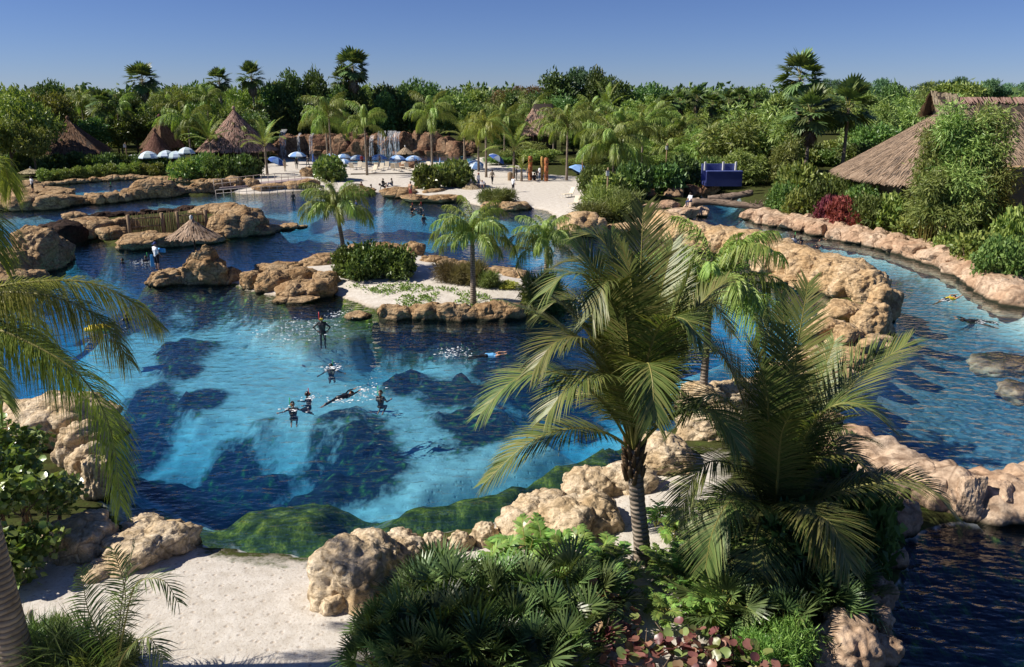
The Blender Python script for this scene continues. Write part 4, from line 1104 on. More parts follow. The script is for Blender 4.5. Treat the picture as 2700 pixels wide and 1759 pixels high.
T([(1330, 232, 235, 90, 'brown'), (1370, 236, 238, 90, 'brown'), (1395, 228, 236, 80, 'brown')], 'thin brown leaved tree on the skyline', 'brown trees on the skyline')
T([(2190 + 47 * i + rt.uniform(-14, 14), 214 + rt.uniform(-8, 12), 275 + rt.uniform(-20, 20), 84, 'pine') for i in range(12)], 'flat topped pine in the distant row', 'distant row of pines')
mix = []
for Y, lo, hi, step, y0 in ((150, -20, 700, 62, 300), (166, -20, 700, 60, 262), (190, -40, 720, 56, 238), (214, -60, 2760, 62, 242), (196, 1230, 2000, 58, 262), (172, 1290, 2020, 62, 285), (152, 1320, 2020, 66, 312), (136, 1580, 2010, 66, 340)):
    px = lo
    while px < hi:
        k = rt.choice(('broad', 'broad', 'dark', 'yellow', 'yellow', 'bamboo', 'bamboo'))
        if not (1380 < px < 1490 and Y < 175): mix.append((px + rt.uniform(-12, 12), y0 + rt.uniform(-24, 22), Y + rt.uniform(-5, 5), 92 * rt.uniform(.8, 1.3), k))
        px += step
LM = [(90, 'yellow green left bank trees'), (240, 'pyramid shaped thatched hut'), (360, 'hedge of the back lagoon'), (470, 'small twin thatched huts'), (560, 'left patio umbrellas'), (720, 'large conical hut'), (1000, 'left half of the waterfall cliff'), (1250, 'right half of the waterfall cliff'), (1380, 'yellow green beach palms'), (1520, 'totems and flat ridged hut'), (1640, 'weeping palm'), (1780, 'flowering river bushes'), (2060, 'blue bridge'), (2330, 'skirted fan palm'), (9999, 'big thatched pavilion')]
for q in mix:
    lm = next(n_ for x_, n_ in LM if q[0] < x_); row = 'front rows' if q[2] < 160 else 'middle rows' if q[2] < 203 else 'back row'
    lab = {'broad': 'mid green broadleaf tree of the woods behind the beach', 'dark': 'dark green tree of the woods behind the beach', 'yellow': 'light yellow green tree of the woods behind the beach', 'bamboo': 'pale feathery bamboo of the woods behind the beach'}[q[4]]
    T([q], lab.replace('woods behind the beach', row + ' behind the ' + lm), {'broad': 'broadleaf trees in the woods', 'dark': 'dark trees in the woods', 'yellow': 'light trees in the woods', 'bamboo': 'bamboo clumps in the woods'}[q[4]])
T([(1960, 300, 108, 190, 'bamboo'), (2050, 290, 106, 170, 'bamboo'), (1900, 330, 112, 130, 'bamboo'), (2010, 265, 116, 190, 'bamboo'), (2085, 360, 99, 110, 'bamboo'), (1960, 390, 101, 120, 'bamboo')], 'tall soft bamboo clump by the blue bridge', 'bamboo by the blue bridge')
T([(2310, 262, 132, 150, 'bamboo'), (2390, 250, 136, 140, 'bamboo'), (2470, 250, 138, 140, 'bamboo'), (2560, 252, 138, 150, 'bamboo'), (2650, 255, 138, 150, 'bamboo'), (2330, 320, 112, 130, 'broad'), (2290, 350, 108, 110, 'broad')], 'green bamboo clump behind the big thatched roof', 'bamboo behind the thatched roof')
T([(1430, 390, 128, 100, 'yellow'), (1350, 395, 132, 110, 'bamboo'), (1560, 400, 122, 110, 'broad'), (1640, 400, 118, 110, 'bamboo'), (1740, 400, 116, 120, 'bamboo'), (1820, 380, 118, 120, 'bamboo'), (1780, 440, 108, 100, 'broad'), (1310, 420, 128, 80, 'broad'), (1400, 372, 134, 90, 'bamboo'), (1515, 420, 117, 80, 'yellow')], 'leafy thicket tree at the back edge of the open sand', 'thicket behind the open sand')

# one far belt of woods that reads as a mass
rs = np.random.RandomState(3)
Vs, Fs, nb = [], [], 0
for i in range(900):
    Y = rs.uniform(250, 620); X = rs.uniform(-1, 1) * (Y * .78)
    r = rs.uniform(3.5, 6.5); hh = rs.uniform(8.5, 13.5)
    V, Fq = crown([((X, Y, hh - r * .6), (r, r, r * .7)), ((X, Y, hh * .4), (r * .8, r * .8, hh * .35))], 34, 3, .9, 2.0, 1.3, i, .1, .2)
    Vs.append(V); Fs.append(Fq + nb); nb += len(V)
struct(link('far_woods', npmesh('far_woods', np.vstack(Vs), np.vstack(Fs), [M['dark']])), 'stuff')

# ---------------------------------------------------------------- shrubs
def SH(l, lab, grp=None, **kw):
    for q in l: shrub(*q, label=lab, group=grp, **kw)
SH([(905, 742, 110, 86, 'leafy', 'broad'), (975, 745, 140, 98, 'leafy', 'broad'), (1050, 738, 130, 88, 'leafy', 'broad')], 'rounded glossy green bush on the garden island', 'bushes of the island hedge', L=.14, Wd=.08, n=420)
SH([(1135, 500, 80, 62, 'leafy', 'seagrape'), (1195, 497, 100, 70, 'leafy', 'seagrape'), (1165, 488, 90, 56, 'leafy', 'seagrape')], 'broad leaved bush on the beach rocks', 'broad leaved bushes on the beach rocks', L=.2, Wd=.14, n=300)
SH([(860, 480, 90, 64, 'leafy', 'seagrape')], 'dark broad leaved bush by the ramp end behind the island palm', None, L=.2, Wd=.14)
SH([(a, np.interp(a, [100, 200, 300, 370, 440], [481, 473, 465, 462, 467]), 48, 34, 'hedge', 'yellow' if a % 3 else 'broad') for a in range(110, 440, 30)], 'clipped hedge bush along the back lagoon', 'hedge along the back lagoon', L=.14, Wd=.09, name='hedge_bush', n=200)
SH([(a, 455 + rt.uniform(-4, 4), 70, 44 + rt.uniform(-8, 8), 'leafy', 'dark') for a in range(20, 440, 42)], 'dark leafy bush between the hedge and the left huts', 'dark bushes behind the hedge', L=.2, Wd=.12)
SH([(475, 482, 90, 62, 'leafy', 'yellow'), (530, 480, 90, 70, 'leafy', 'broad'), (585, 480, 90, 66, 'leafy', 'broad'), (640, 475, 90, 62, 'leafy', 'dark'), (670, 470, 50, 50, 'leafy', 'dark')], 'big rounded bush at the right end of the hedge', 'big bushes at the hedge end', L=.18, Wd=.1)
SH([(1330, 545, 70, 40, 'tuft', 'grass'), (1290, 540, 60, 40, 'tuft', 'grass'), (1560, 585, 90, 46, 'tuft', 'grass'), (1630, 580, 100, 50, 'tuft', 'bamboo'), (1590, 560, 90, 60, 'tuft', 'bamboo'), (1660, 570, 80, 60, 'tuft', 'grass')], 'loose grassy bush on the shore rocks', 'grassy shore bushes', L=.4, Wd=.04, droop=.3)
SH([(1600, 540, 110, 80, 'leafy', 'yellow'), (1680, 525, 110, 90, 'leafy', 'dark'), (1750, 515, 110, 80, 'leafy', 'dark'), (1810, 505, 100, 90, 'leafy', 'dark'), (1870, 500, 80, 80, 'leafy', 'broad'), (1560, 520, 90, 80, 'leafy', 'broad')], 'dense bush under the trees beside the upper river', 'dense bushes beside the upper river', L=.2, Wd=.1)
SH([(2110, 585, 100, 80, 'leafy', 'yellow'), (2060, 575, 90, 90, 'leafy', 'broad'), (2160, 590, 100, 110, 'leafy', 'broad'), (2120, 545, 130, 110, 'leafy', 'yellow'), (2310, 620, 120, 100, 'leafy', 'broad'), (2370, 625, 110, 110, 'leafy', 'yellow'), (2290, 580, 110, 90, 'leafy', 'broad'), (2420, 650, 120, 80, 'leafy', 'yellow'), (2240, 560, 110, 90, 'leafy', 'broad'), (2190, 540, 100, 80, 'leafy', 'yellow')], 'spreading green bush above the pink river bank', 'green bushes above the river bank', L=.2, Wd=.09)
SH([(2190, 605, 90, 80, 'leafy', 'red'), (2235, 612, 90, 90, 'leafy', 'red'), (2265, 618, 60, 60, 'leafy', 'red')], 'crimson leaved bush above the river bank', 'crimson bushes above the river bank', L=.2, Wd=.09)
SH([(2580, 720, 130, 110, 'leafy', 'yellow'), (2650, 760, 150, 130, 'leafy', 'broad'), (2700, 700, 120, 150, 'leafy', 'yellow'), (2640, 680, 120, 120, 'leafy', 'yellow'), (2520, 690, 110, 80, 'leafy', 'yellow')], 'feathery bush below the tan house on the right bank', 'feathery bushes below the tan house', L=.16, Wd=.05)
SH([(1435, 820, 110, 100, 'tuft', 'grass'), (1480, 815, 90, 80, 'tuft', 'grass')], 'tall grassy tuft at the right end of the garden island', 'grassy tufts at the island end', L=.5, Wd=.03, name='grass_tuft', droop=.3, n=420, cat='grass')
SH([(1175, 748, 70, 52, 'tuft', 'straw_grass'), (1215, 752, 60, 50, 'tuft', 'straw_grass'), (1255, 755, 70, 60, 'tuft', 'straw_grass'), (1290, 762, 60, 44, 'tuft', 'grass')], 'straw coloured tussock on the garden island', 'straw tussocks on the island', L=.5, Wd=.025, name='grass_tuft', droop=.25, n=320, cat='grass')
SH([(1345, 765, 70, 22, 'leafy', 'yellow_flower')], 'low yellow leaved plant on the island sand', None, L=.12, Wd=.08)
SH([(2120, 440, 90, 46, 'leafy', 'yellow'), (2180, 442, 90, 44, 'leafy', 'broad'), (2260, 430, 110, 60, 'leafy', 'broad'), (2310, 420, 110, 70, 'leafy', 'yellow'), (2360, 400, 110, 70, 'leafy', 'broad'), (2150, 420, 90, 44, 'leafy', 'broad'), (2210, 410, 90, 40, 'leafy', 'yellow')], 'low bush around the fan palm trunks behind the big roof', 'bushes around the fan palm trunks', L=.18, Wd=.09)
# bamboo with culms in front of the big roof
for i, (px, yt, Y, w, yb) in enumerate([(2480, 330, 59.5, 110, 600), (2535, 262, 58.5, 120, 600), (2580, 225, 58, 130, 620), (2630, 265, 57.5, 120, 620), (2560, 380, 57, 150, 620), (2480, 430, 57.5, 120, 610), (2625, 410, 56.5, 120, 620), (2540, 470, 56.5, 130, 610)]):
    p = WY(px, yt, Y); g = gz(p[0], Y); h = p[2] - g; r = w * mpp(p) / 2
    t = thing('bamboo_clump', 'tall bamboo clump with bare lower canes before the big roof', 'bamboo', (p[0], Y, g), 0, 'tall bamboo before the big roof')
    r2 = np.random.RandomState(i)
    lobes = [((r2.uniform(-.5, .5) * r, r2.uniform(-.5, .5) * r, h * r2.uniform(.35, .9)), (r * .55, r * .55, h * .13)) for _ in range(11)]
    V, Fq = crown(lobes, 460, 12, .24, .42, .085, i + 70, .7, .1, .4)
    link('foliage', npmesh('foliage', V, Fq, [M['bamboo']]), t)
    for j in range(7):
        a = j * .9; b = MB(); x0, y0 = .3 * math.cos(a), .3 * math.sin(a)
        b.tube([(x0, y0, -.2), (x0 * 1.5, y0 * 1.5, h * .5), (x0 * 2.6, y0 * 2.6, h * .9)], [.04, .032, .012], 6)
        link('cane', b.mesh('cane', M['rachis']), t)


# ---------------------------------------------------------------- near plants
PMT = [fan_mesh('leaf', .66, 23, M['palmetto'], 11 + i, .65, .08 + .1 * i, 3.3, .048) for i in range(3)]
def palmetto(px, py, size, n, label, group, seed, z=None):
    g = G(px, py); r2 = np.random.RandomState(seed)
    t = thing('palmetto', label, 'palmetto', g, r2.uniform(0, 6), group)
    b = MB(); b.tube([(0, 0, -.1), (0, 0, .25 * size)], [.1, .07], 7); link('trunk', b.mesh('trunk', BARK), t)
    for i in range(n):
        q = (i + .5) / n; s = size * r2.uniform(.75, 1.15)
        link('leaf', PMT[r2.randint(3)], t, (0, 0, .22 * size), (r2.uniform(-.7, .7), -(1.35 - 1.25 * q) + r2.uniform(-.15, .15), i * 2.4), (s, s, s))
    return t
k = 0
for px, py, s in [(1100, 1610, .8), (1150, 1590, .95), (1220, 1600, .85), (1300, 1600, .9), (1060, 1660, .8), (1110, 1640, .95), (1190, 1640, 1.0), (1290, 1650, 1.0), (1390, 1630, 1.0), (1480, 1610, 1.05), (1570, 1620, .9), (1000, 1700, .75), (1060, 1720, .85), (1150, 1720, 1.0), (1250, 1730, 1.0), (1350, 1710, 1.0), (1450, 1690, .95), (1530, 1690, .85), (985, 1770, .7), (1080, 1790, .85), (1180, 1790, .95), (1290, 1790, 1.0), (1400, 1780, .95), (1490, 1770, .85)]:
    palmetto(px, py, s, 20, 'fan leaved palmetto in the thicket beside the huge pitted boulder', 'palmetto thicket by the near beach', k); k += 1
for px, py, s in [(1860, 1560, .9), (1900, 1640, 1.0), (2110, 1640, 1.0), (2180, 1650, 1.0), (2060, 1680, .9), (2240, 1600, 1.0)]:
    palmetto(px, py, s, 16, 'fan leaved palmetto in the shade below the young coconut palm', 'shaded palmettos by the near pool', k); k += 1
PHL = [frond_mesh('leaf', arch(.75, e, 1.5, 5), 9, .26, .075, 1.2, .5, .3, .2, .1, .012, 200 + i, [M['philo'], M['rachis']], .35) for i, e in enumerate((1.2, .8, .5))]
for px, py, s in [(1320, 1530, 1.1), (1390, 1510, 1.2), (1460, 1520, 1.25), (1530, 1510, 1.2), (1600, 1530, 1.1), (1430, 1560, 1.1), (1560, 1570, 1.1), (1350, 1580, 1.1), (1640, 1570, .8)]:
    g = G(px, py); r2 = np.random.RandomState(px); t = thing('split_leaf_plant', 'bright green split leaf plant in front of the wide tan boulders', 'plant', g, 0, 'split leaf plants before the boulders')
    for i in range(22):
        q = s * r2.uniform(.7, 1.2); link('leaf', PHL[i % 3], t, (r2.uniform(-.3, .3), r2.uniform(-.3, .3), .15 + .2 * r2.rand()), (r2.uniform(-.3, .3), r2.uniform(-.5, .3), i * 2.4), (q, q, q))
for px, py, s in [(1740, 1400, .9), (1780, 1430, .8), (1750, 1500, .7), (1770, 1550, 1.0), (1840, 1540, 1.1), (1810, 1600, 1.0), (1760, 1640, .7), (1860, 1470, 1.0), (1900, 1400, 1.1), (1850, 1420, .9), (1920, 1500, 1.1), (1870, 1650, 1.0)]:
    g = G(px, py); r2 = np.random.RandomState(px); t = thing('split_leaf_plant', 'bright green split leaf plant beside the ringed coconut trunk', 'plant', g, 0, 'split leaf plants by the coconut trunk')
    for i in range(16):
        q = s * r2.uniform(.7, 1.2); link('leaf', PHL[i % 3], t, (r2.uniform(-.2, .2), r2.uniform(-.2, .2), .1 + .15 * r2.rand()), (r2.uniform(-.3, .3), r2.uniform(-.5, .3), i * 2.4), (q, q, q))

def disc(name, r, mat, seed):
    r2 = np.random.RandomState(seed); V = [(0, 0, 0)]; n = 11
    for i in range(n):
        a = 2 * math.pi * i / n; rr = r * (1 + .08 * math.sin(2 * a + seed) + r2.uniform(-.03, .03)) * (0.82 if i == 0 else 1)
        V.append((r + rr * math.cos(a + math.pi), rr * math.sin(a), .22 * r * (abs(math.sin(a))) + .1 * r * r2.uniform(-1, 1)))
    V[0] = (r, 0, -.02 * r)
    b = MB(); b.add(V, [(0, 1 + i, 1 + (i + 1) % n) for i in range(n)], 0, True)
    return b.mesh(name, mat)
def seagrape(label, pts, radii, nleaf, mat, lr, seed, name='sea_grape_bush'):
    """round leaves on branching stems, filling lobes given as pixel, foot height and radius"""
    r2 = np.random.RandomState(seed)
    g = G(*pts[0][:2]); t = thing(name, label, 'bush', g)
    lv = [disc('leaf', lr * s, M[mat], seed + i) for i, s in enumerate((1, .85, 1.15))]
    cs = []
    for px, py, z in pts:
        q = G(px, py); cs.append(np.array([q[0], q[1], q[2] + z]) - np.array(g))
    b = MB()
    for c in cs:
        for i in range(5):
            e = c + r2.randn(3) * np.array(radii) * .5
            b.tube([(c[0] * .9 + r2.uniform(-.2, .2), c[1] * .9 + r2.uniform(-.2, .2), -.2), (c[0], c[1], c[2] * .55), tuple(e)], [.028, .02, .007], 5)
    link('stem', b.mesh('stem', BARK), t)
    for i in range(nleaf):
        c = cs[r2.randint(len(cs))]; d = r2.randn(3); d[1] -= .5; d[2] = abs(d[2]) * .9 - .2; d /= np.linalg.norm(d)
        p = c + d * np.array(radii) * (0.72 + .33 * r2.rand())
        o = link('leaf', lv[i % 3], t, tuple(p), (r2.uniform(-.8, .8), r2.uniform(-.9, .5), r2.uniform(0, 6.28)))
    return t, cs, radii
seagrape('red and green round leaved bush in front of the sand path', [(1590, 1720, .45), (1640, 1680, .3), (1700, 1740, .35), (1780, 1740, .35), (1850, 1740, .3), (1930, 1750, .35), (1640, 1780, .4), (1740, 1800, .4), (1860, 1800, .4), (2000, 1790, .3), (1575, 1640, .5)], (.42, .4, .34), 285, 'seagrape_red', .10, 5)
t, cs, rr = seagrape('large dark round leaved bush against the ridged rock', [(10, 1480, 1.7), (80, 1460, 1.8), (140, 1430, 1.4), (50, 1520, .8), (110, 1500, .8), (170, 1400, 1.1), (10, 1420, 2.2), (-60, 1480, 1.9), (80, 1400, 1.9), (50, 1540, .4), (-20, 1550, .8), (20, 1350, 2.3), (100, 1330, 1.9), (-50, 1400, 2.4)], (.65, .6, .5), 290, 'seagrape', .115, 9)
r2 = np.random.RandomState(4)
P_ = np.vstack([c + unit(r2.randn(260, 3)) * np.array(rr) * (r2.rand(260, 1) ** .5) * 1.02 for c in cs])
V, Fq = blades(P_, r2.randn(len(P_), 3) + np.array([0, -.2, .2]), .19, .17, r2, .1)
struct(link('inner_leaves', npmesh('inner_leaves', V, Fq, [M['seagrape']]), t), 'stuff')

SH([(2150, 1600, 260, 250, 'leafy', 'dark'), (2240, 1540, 240, 270, 'leafy', 'dark'), (2080, 1560, 200, 190, 'leafy', 'dark'), (2270, 1450, 180, 200, 'leafy', 'dark'), (2180, 1440, 200, 200, 'leafy', 'dark')], 'tall dark bush in deep shade between the young palm and the near pool', 'dark bushes by the near pool', L=.1, Wd=.05, n=420)
SH([(2090, 1790, 190, 150, 'needle', 'philo'), (2000, 1780, 120, 100, 'needle', 'philo')], 'yellow green narrow leaved bush beside the red leaved bush', 'yellow green bushes by the red leaved bush', L=.16, Wd=.03, n=420)
SH([(40, 1800, 190, 110, 'tuft', 'palmetto'), (150, 1810, 200, 130, 'tuft', 'palmetto'), (240, 1820, 160, 110, 'tuft', 'grass'), (110, 1720, 120, 70, 'tuft', 'grass')], 'arching strap leaved clump at the foot of the left palm', 'strap leaved clumps under the left palm', L=.75, Wd=.025, name='strap_leaf_plant', n=150, per=9, droop=.1, cat='plant')
for px, py in ((24, 1725), (95, 1690)):
    g = G(px, py); b = MB(); b.lathe([(.05, -.1), (.05, .62), (.06, .66), (.06, .72), (.001, .74)], 10)
    thing('path_post', 'short pale capped post beside the left palm trunk', 'post', g, 0, 'pale posts by the left palm', b.mesh('path_post', plain('weathered wood', (.5, .42, .33), .8, .2, 9)))

# ground cover on the garden island: nobody could count it
r2 = np.random.RandomState(8); Pg = []
cover = PL([(950, 735), (1060, 745), (1160, 760), (1250, 772), (1330, 790), (1330, 815), (1240, 826), (1120, 815), (1060, 800), (1050, 780), (980, 760), (930, 748)], .5)
lo, hi = cover.min(0), cover.max(0)
C_ = r2.rand(420, 2) * (hi - lo) + lo; C_ = C_[sdf(C_, cover) < 0]
C_ = C_[fbm(C_[:, 0], C_[:, 1], 2.0, 77) > .46]
for c in C_:
    q = np.c_[c + r2.randn(14, 2) * .16, np.full(14, gz(c[0], c[1]) + .02)]; q[:, 2] += r2.rand(14) * .08; Pg.append(q)
Pg = np.vstack(Pg); V, Fq = blades(Pg, r2.randn(len(Pg), 3) * np.array([1, 1, .4]) + np.array([0, 0, .5]), .16, .1, r2)
struct(link('ground_cover', npmesh('ground_cover', V, Fq, [M['philo']])), 'stuff')

# ---------------------------------------------------------------- built things
M['thatch'] = leaf('grey brown thatch', (.25, .155, .095), (.52, .37, .26), 0.0, .9, .05, 0.05)
M['thatch_red'] = leaf('red brown thatch', (.10, .045, .03), (.25, .13, .09), 0.0, .9, .05, 0.05)
M['thatch_pale'] = leaf('pale thatch', (.22, .15, .09), (.55, .42, .28), 0.0, .9, .05, 0.05)
M['stucco'] = plain('tan stucco', (.55, .36, .19), .9, .12, 2.0, .01)
M['cream'] = plain('cream stucco', (.66, .55, .36), .9, .1, 2.0, .01)
M['terracotta'] = plain('terracotta wall', (.48, .20, .11), .9, .15, 2.0, .01)
M['wood'] = plain('weathered timber', (.27, .19, .12), .85, .3, 7.0, .01, .1, stretch=(1, 1, .2))
M['wood_dark'] = plain('dark timber', (.06, .045, .035), .8, .3, 7.0, .01)
M['wood_grey'] = plain('grey driftwood', (.20, .15, .115), .9, .45, 5.0, .05, .1, stretch=(.3, 1, 1))
M['stick'] = plain('bark covered sticks', (.22, .14, .075), .85, .4, 6.0, .01)
M['blue'] = plain('blue painted wall', (.028, .038, .14), .6, .12, 1.5)
M['blue_light'] = plain('lighter blue coping', (.10, .13, .36), .6, .12, 1.5)
M['canvas_blue'] = plain('pale blue canvas', (.20, .36, .68), .8, .08, 3.0)
M['canvas_white'] = plain('white canvas', (.62, .72, .84), .8, .06, 3.0)
M['canvas_navy'] = plain('deep blue canvas', (.04, .10, .36), .8, .1, 3.0)
M['canvas_grey'] = plain('grey green canvas', (.42, .52, .54), .8, .08, 3.0)
M['metal'] = plain('painted steel', (.55, .55, .53), .45, .1, 4.0, 0, .5)
M['white'] = plain('white paint', (.72, .72, .70), .6, .08, 3.0)
M['sling'] = plain('lounger fabric', (.68, .60, .47), .8, .12, 6.0)
M['orange'] = plain('orange carved timber', (.36, .13, .05), .7, .4, 5.0)
M['ochre'] = plain('ochre paint', (.40, .25, .07), .7, .25, 6.0)
M['glass_dark'] = plain('dark opening', (.015, .015, .016), .4, .1, 2.0)
M['rail'] = plain('pale handrail', (.52, .42, .36), .6, .15, 5.0)
M['deck'] = plain('ramp boards', (.34, .27, .27), .8, .2, 3.0)
M['tile'] = plain('far roof', (.5, .45, .42), .8, .1, 1.0)

def thatched(S, nu, nv, nstrip, mat, seed, closed=True, L=.7, wd=.09, lift=.07):
    """a thatched slope S(u, v), v from ridge to eave: a base sheet, and straw laid down the slope"""
    r2 = np.random.RandomState(seed)
    V = [S(i / nu, j / nv) for j in range(nv + 1) for i in range(nu + 1)]
    Fq = [(j * (nu + 1) + i, j * (nu + 1) + i + 1, (j + 1) * (nu + 1) + i + 1, (j + 1) * (nu + 1) + i) for j in range(nv) for i in range(nu)]
    base = npmesh('roof_base', V, Fq, [M['wood_dark']], smooth=True)
    PV, PF = [], []
    for k in range(nstrip):
        u = r2.rand(); v = math.sqrt(r2.rand()) * .99 if r2.rand() < .86 else 1 - .03 * r2.rand()
        p, q, s = np.array(S(u, v)), np.array(S(u, min(1.0, v + .02))), np.array(S((u + .003) % 1 if closed else min(1, u + .003), v))
        if v > .975: q = p + (p - np.array(S(u, v - .02)))
        D = q - p; D /= max(np.linalg.norm(D), 1e-9); sd = s - p; sd -= D * (sd @ D); ls = np.linalg.norm(sd)
        if ls < 1e-9: continue
        sd /= ls; N = np.cross(sd, D); N = N if N[2] > 0 else -N
        D = D + sd * r2.uniform(-.16, .16); l = L * r2.uniform(.6, 1.25); w = wd * r2.uniform(.6, 1.3); a = p - D * l * .5 + N * (.01 + lift * .3 * r2.rand()); e = p + D * l * .5 + N * lift * r2.uniform(.3, 1.3)
        b = len(PV); PV += [a - sd * w / 2, a + sd * w / 2, e + sd * w * .35, e - sd * w * .35]; PF.append((b, b + 1, b + 2, b + 3))
    return base, npmesh('thatch', PV, PF, [M[mat]])
def add_roof(t, S, nu, nv, n, mat, seed, name='roof', **kw):
    a, b = thatched(S, nu, nv, n, mat, seed, **kw)
    r = link(name, a, t); struct(link('thatch', b, r), 'stuff'); return r

def cone_hut(px, yap, yeave, wpx, Y, label, mat, sides=24, rot=0.0, name='thatched_hut'):
    ap = WY(px, yap, Y); ev = WY(px, yeave, Y); g = gz(ap[0], Y); s = mpp(ap); r = wpx * s / 2
    t = thing(name, label, 'hut', (ap[0], Y, g), rot); za, ze = ap[2] - g, max(1.9, ev[2] - g)
    def S(u, v):
        a = 2 * math.pi * u; rr = r
        if sides == 4:
            m = (a % (math.pi / 2)) - math.pi / 4; rr = r * .7071 / math.cos(m)
        vv = max(v, .012)
        return (rr * vv * math.cos(a), rr * vv * math.sin(a), za - (za - ze) * (vv ** .88))
    add_roof(t, S, 48, 8, 2600, mat, int(px), L=.8, wd=.13)
    b = MB(); b.lathe([(.22, za - .1), (.3, za + .1), (.16, za + .35), (.02, za + .4)], 10); link('ridge_cap', b.mesh('ridge_cap', M[mat]), t)
    for i in range(8):
        a = i * math.pi / 4 + .2; q = r * (.62 if sides == 4 else .8); b = MB(); b.tube([(q * math.cos(a), q * math.sin(a), -.2), (q * math.cos(a), q * math.sin(a), ze + .6)], .11, 7); link('post', b.mesh('post', M['wood']), t)
    b = MB(); b.lathe([(r * .5, -.2), (r * .5, ze + .5)], 20); link('wall', b.mesh('wall', M['wood_dark']), t)
    return t
cone_hut(178, 312, 405, 235, 128, 'large pyramid shaped red brown thatched hut behind the hedge', 'thatch_red', 4, math.radians(62))
cone_hut(408, 345, 400, 78, 126, 'small red brown thatched hut with the white umbrella before it', 'thatch_red', 24)
cone_hut(420, 307, 385, 110, 134, 'narrow steep thatched hut behind the small red brown one', 'thatch_red', 4, math.radians(20))
cone_hut(616, 286, 398, 205, 136, 'large conical grey brown thatched hut', 'thatch', 24)

# hut with a cropped ridge in the woods
p = WY(1432, 274, 152); g = gz(p[0], 152)
t = thing('thatched_hut', 'thatched hut with a short flat ridge deep in the green thicket', 'hut', (p[0], 152, g))
za = p[2] - g; ze = 3.6
def S(u, v):
    a = 2 * math.pi * u; c, s_ = math.cos(a), math.sin(a)
    return (1.6 * np.sign(c) * min(1, abs(c) * 1.6) * (1 - v) + 5.0 * v * c, 4.2 * max(v, .02) * s_, za - (za - ze) * v ** .85)
add_roof(t, S, 40, 6, 2200, 'thatch', 3, L=.8, wd=.14)
for i in range(6):
    a = i * 1.047; b = MB(); b.tube([(3.6 * math.cos(a), 3 * math.sin(a), -.2), (3.6 * math.cos(a), 3 * math.sin(a), ze + .5)], .11, 7); link('post', b.mesh('post', M['wood']), t)
b = MB(); b.box((0, 0, 1.6), (5, 4, 3.4)); link('wall', b.mesh('wall', M['wood_dark']), t)

# the big roof by the river
cx_, cy_, rx_, ry_, zr, ze = 40.8, 76.0, 9.3, 13.2, 10.9, 4.0
t = thing('thatched_pavilion', 'big thatched pavilion roof with a rounded end beside the river', 'building', (cx_, cy_, 0.7))
LEN = 26.0
def S(u, v):
    # u runs round the roof from the back right, round the left end, to the front right
    if u < .36: q = u / .36; ex, ey = LEN * (1 - q), ry_; rx0 = LEN * (1 - q)
    elif u < .64:
        a = math.pi / 2 + (u - .36) / .28 * math.pi; ex, ey = rx_ * math.cos(a), ry_ * math.sin(a); rx0 = 0
    else: q = (u - .64) / .36; ex, ey = LEN * q, -ry_; rx0 = LEN * q
    vv = max(v, .003)
    return (rx0 + (ex - rx0) * vv, ey * vv, zr - .7 - (zr - ze) * vv ** .93 - .0)
add_roof(t, S, 90, 14, 26000, 'thatch', 5, closed=False, L=.95, wd=.05, lift=.08)
b = MB()
b.add([(-2.6, 0, zr + .05), (-2.2, -1.6, zr - 2.2), (-.2, -1.7, zr - 1.9), (0, 0, zr - .3), (-.2, 1.7, zr - 1.9), (-2.2, 1.6, zr - 2.2)], [(0, 1, 2, 3), (0, 3, 4, 5)])
b.add([(-1.6, -1.2, zr - 2.3), (-1.6, 0, zr - .7), (-1.6, 1.2, zr - 2.3)], [(0, 1, 2)], 1)
gb = link('gablet', b.mesh('gablet', [M['wood_dark'], M['glass_dark']]), t)
r2 = np.random.RandomState(12); PV, PF = [], []
for sgn in (-1, 1):
    for k in range(420):
        a_, b_ = r2.rand(), r2.rand(); x = -2.55 + 2.5 * a_ * .98; y = sgn * 1.65 * b_; z = zr + .1 - .3 * a_ - 2.1 * b_ * (.95 if a_ < .5 else .85) + .05 * r2.rand()
        d = np.array([-.12, sgn * .6, -.8]) * .55; c = np.array([x, y, z]); q = len(PV); sx = np.array([.07, 0, 0]); PV += [c - sx, c + sx, c + d + sx * .5, c + d - sx * .5]; PF.append((q, q + 1, q + 2, q + 3))
struct(link('thatch', npmesh('thatch', PV, PF, [M['thatch']]), gb), 'stuff')
PV, PF = [], []
for k in range(900):
    x = r2.uniform(-.4, LEN); sg = r2.choice((-1, 1)); c = np.array([x, 0, zr - .55 + .1 * r2.rand()]); d = np.array([r2.uniform(-.15, .15), sg * .75, -.5]) * r2.uniform(.7, 1.2); sx = np.array([.07, 0, 0]); q = len(PV); PV += [c - sx, c + sx, c + d + sx * .5, c + d - sx * .5]; PF.append((q, q + 1, q + 2, q + 3))
struct(link('ridge_thatch', npmesh('ridge_thatch', PV, PF, [M['thatch']]), t), 'stuff')
b = MB(); b.lathe([(1, -.8), (1, ze - .2)], 28); wme = b.mesh('wall', M['stucco']); link('wall', wme, t, (1.5, 0, 0), None, (7.2, 10.6, 1))
b = MB(); b.box((14, 0, 1.4), (25, 20, 4.4)); link('wall', b.mesh('wall', M['stucco']), t)
for a in (3.5, 4.05, 4.6):
    b = MB(); b.box((1.5 + 7.2 * math.cos(a), 10.6 * math.sin(a), 1.6), (.9, .5, 2.6), 0, a); link('window', b.mesh('window', M['glass_dark']), t)

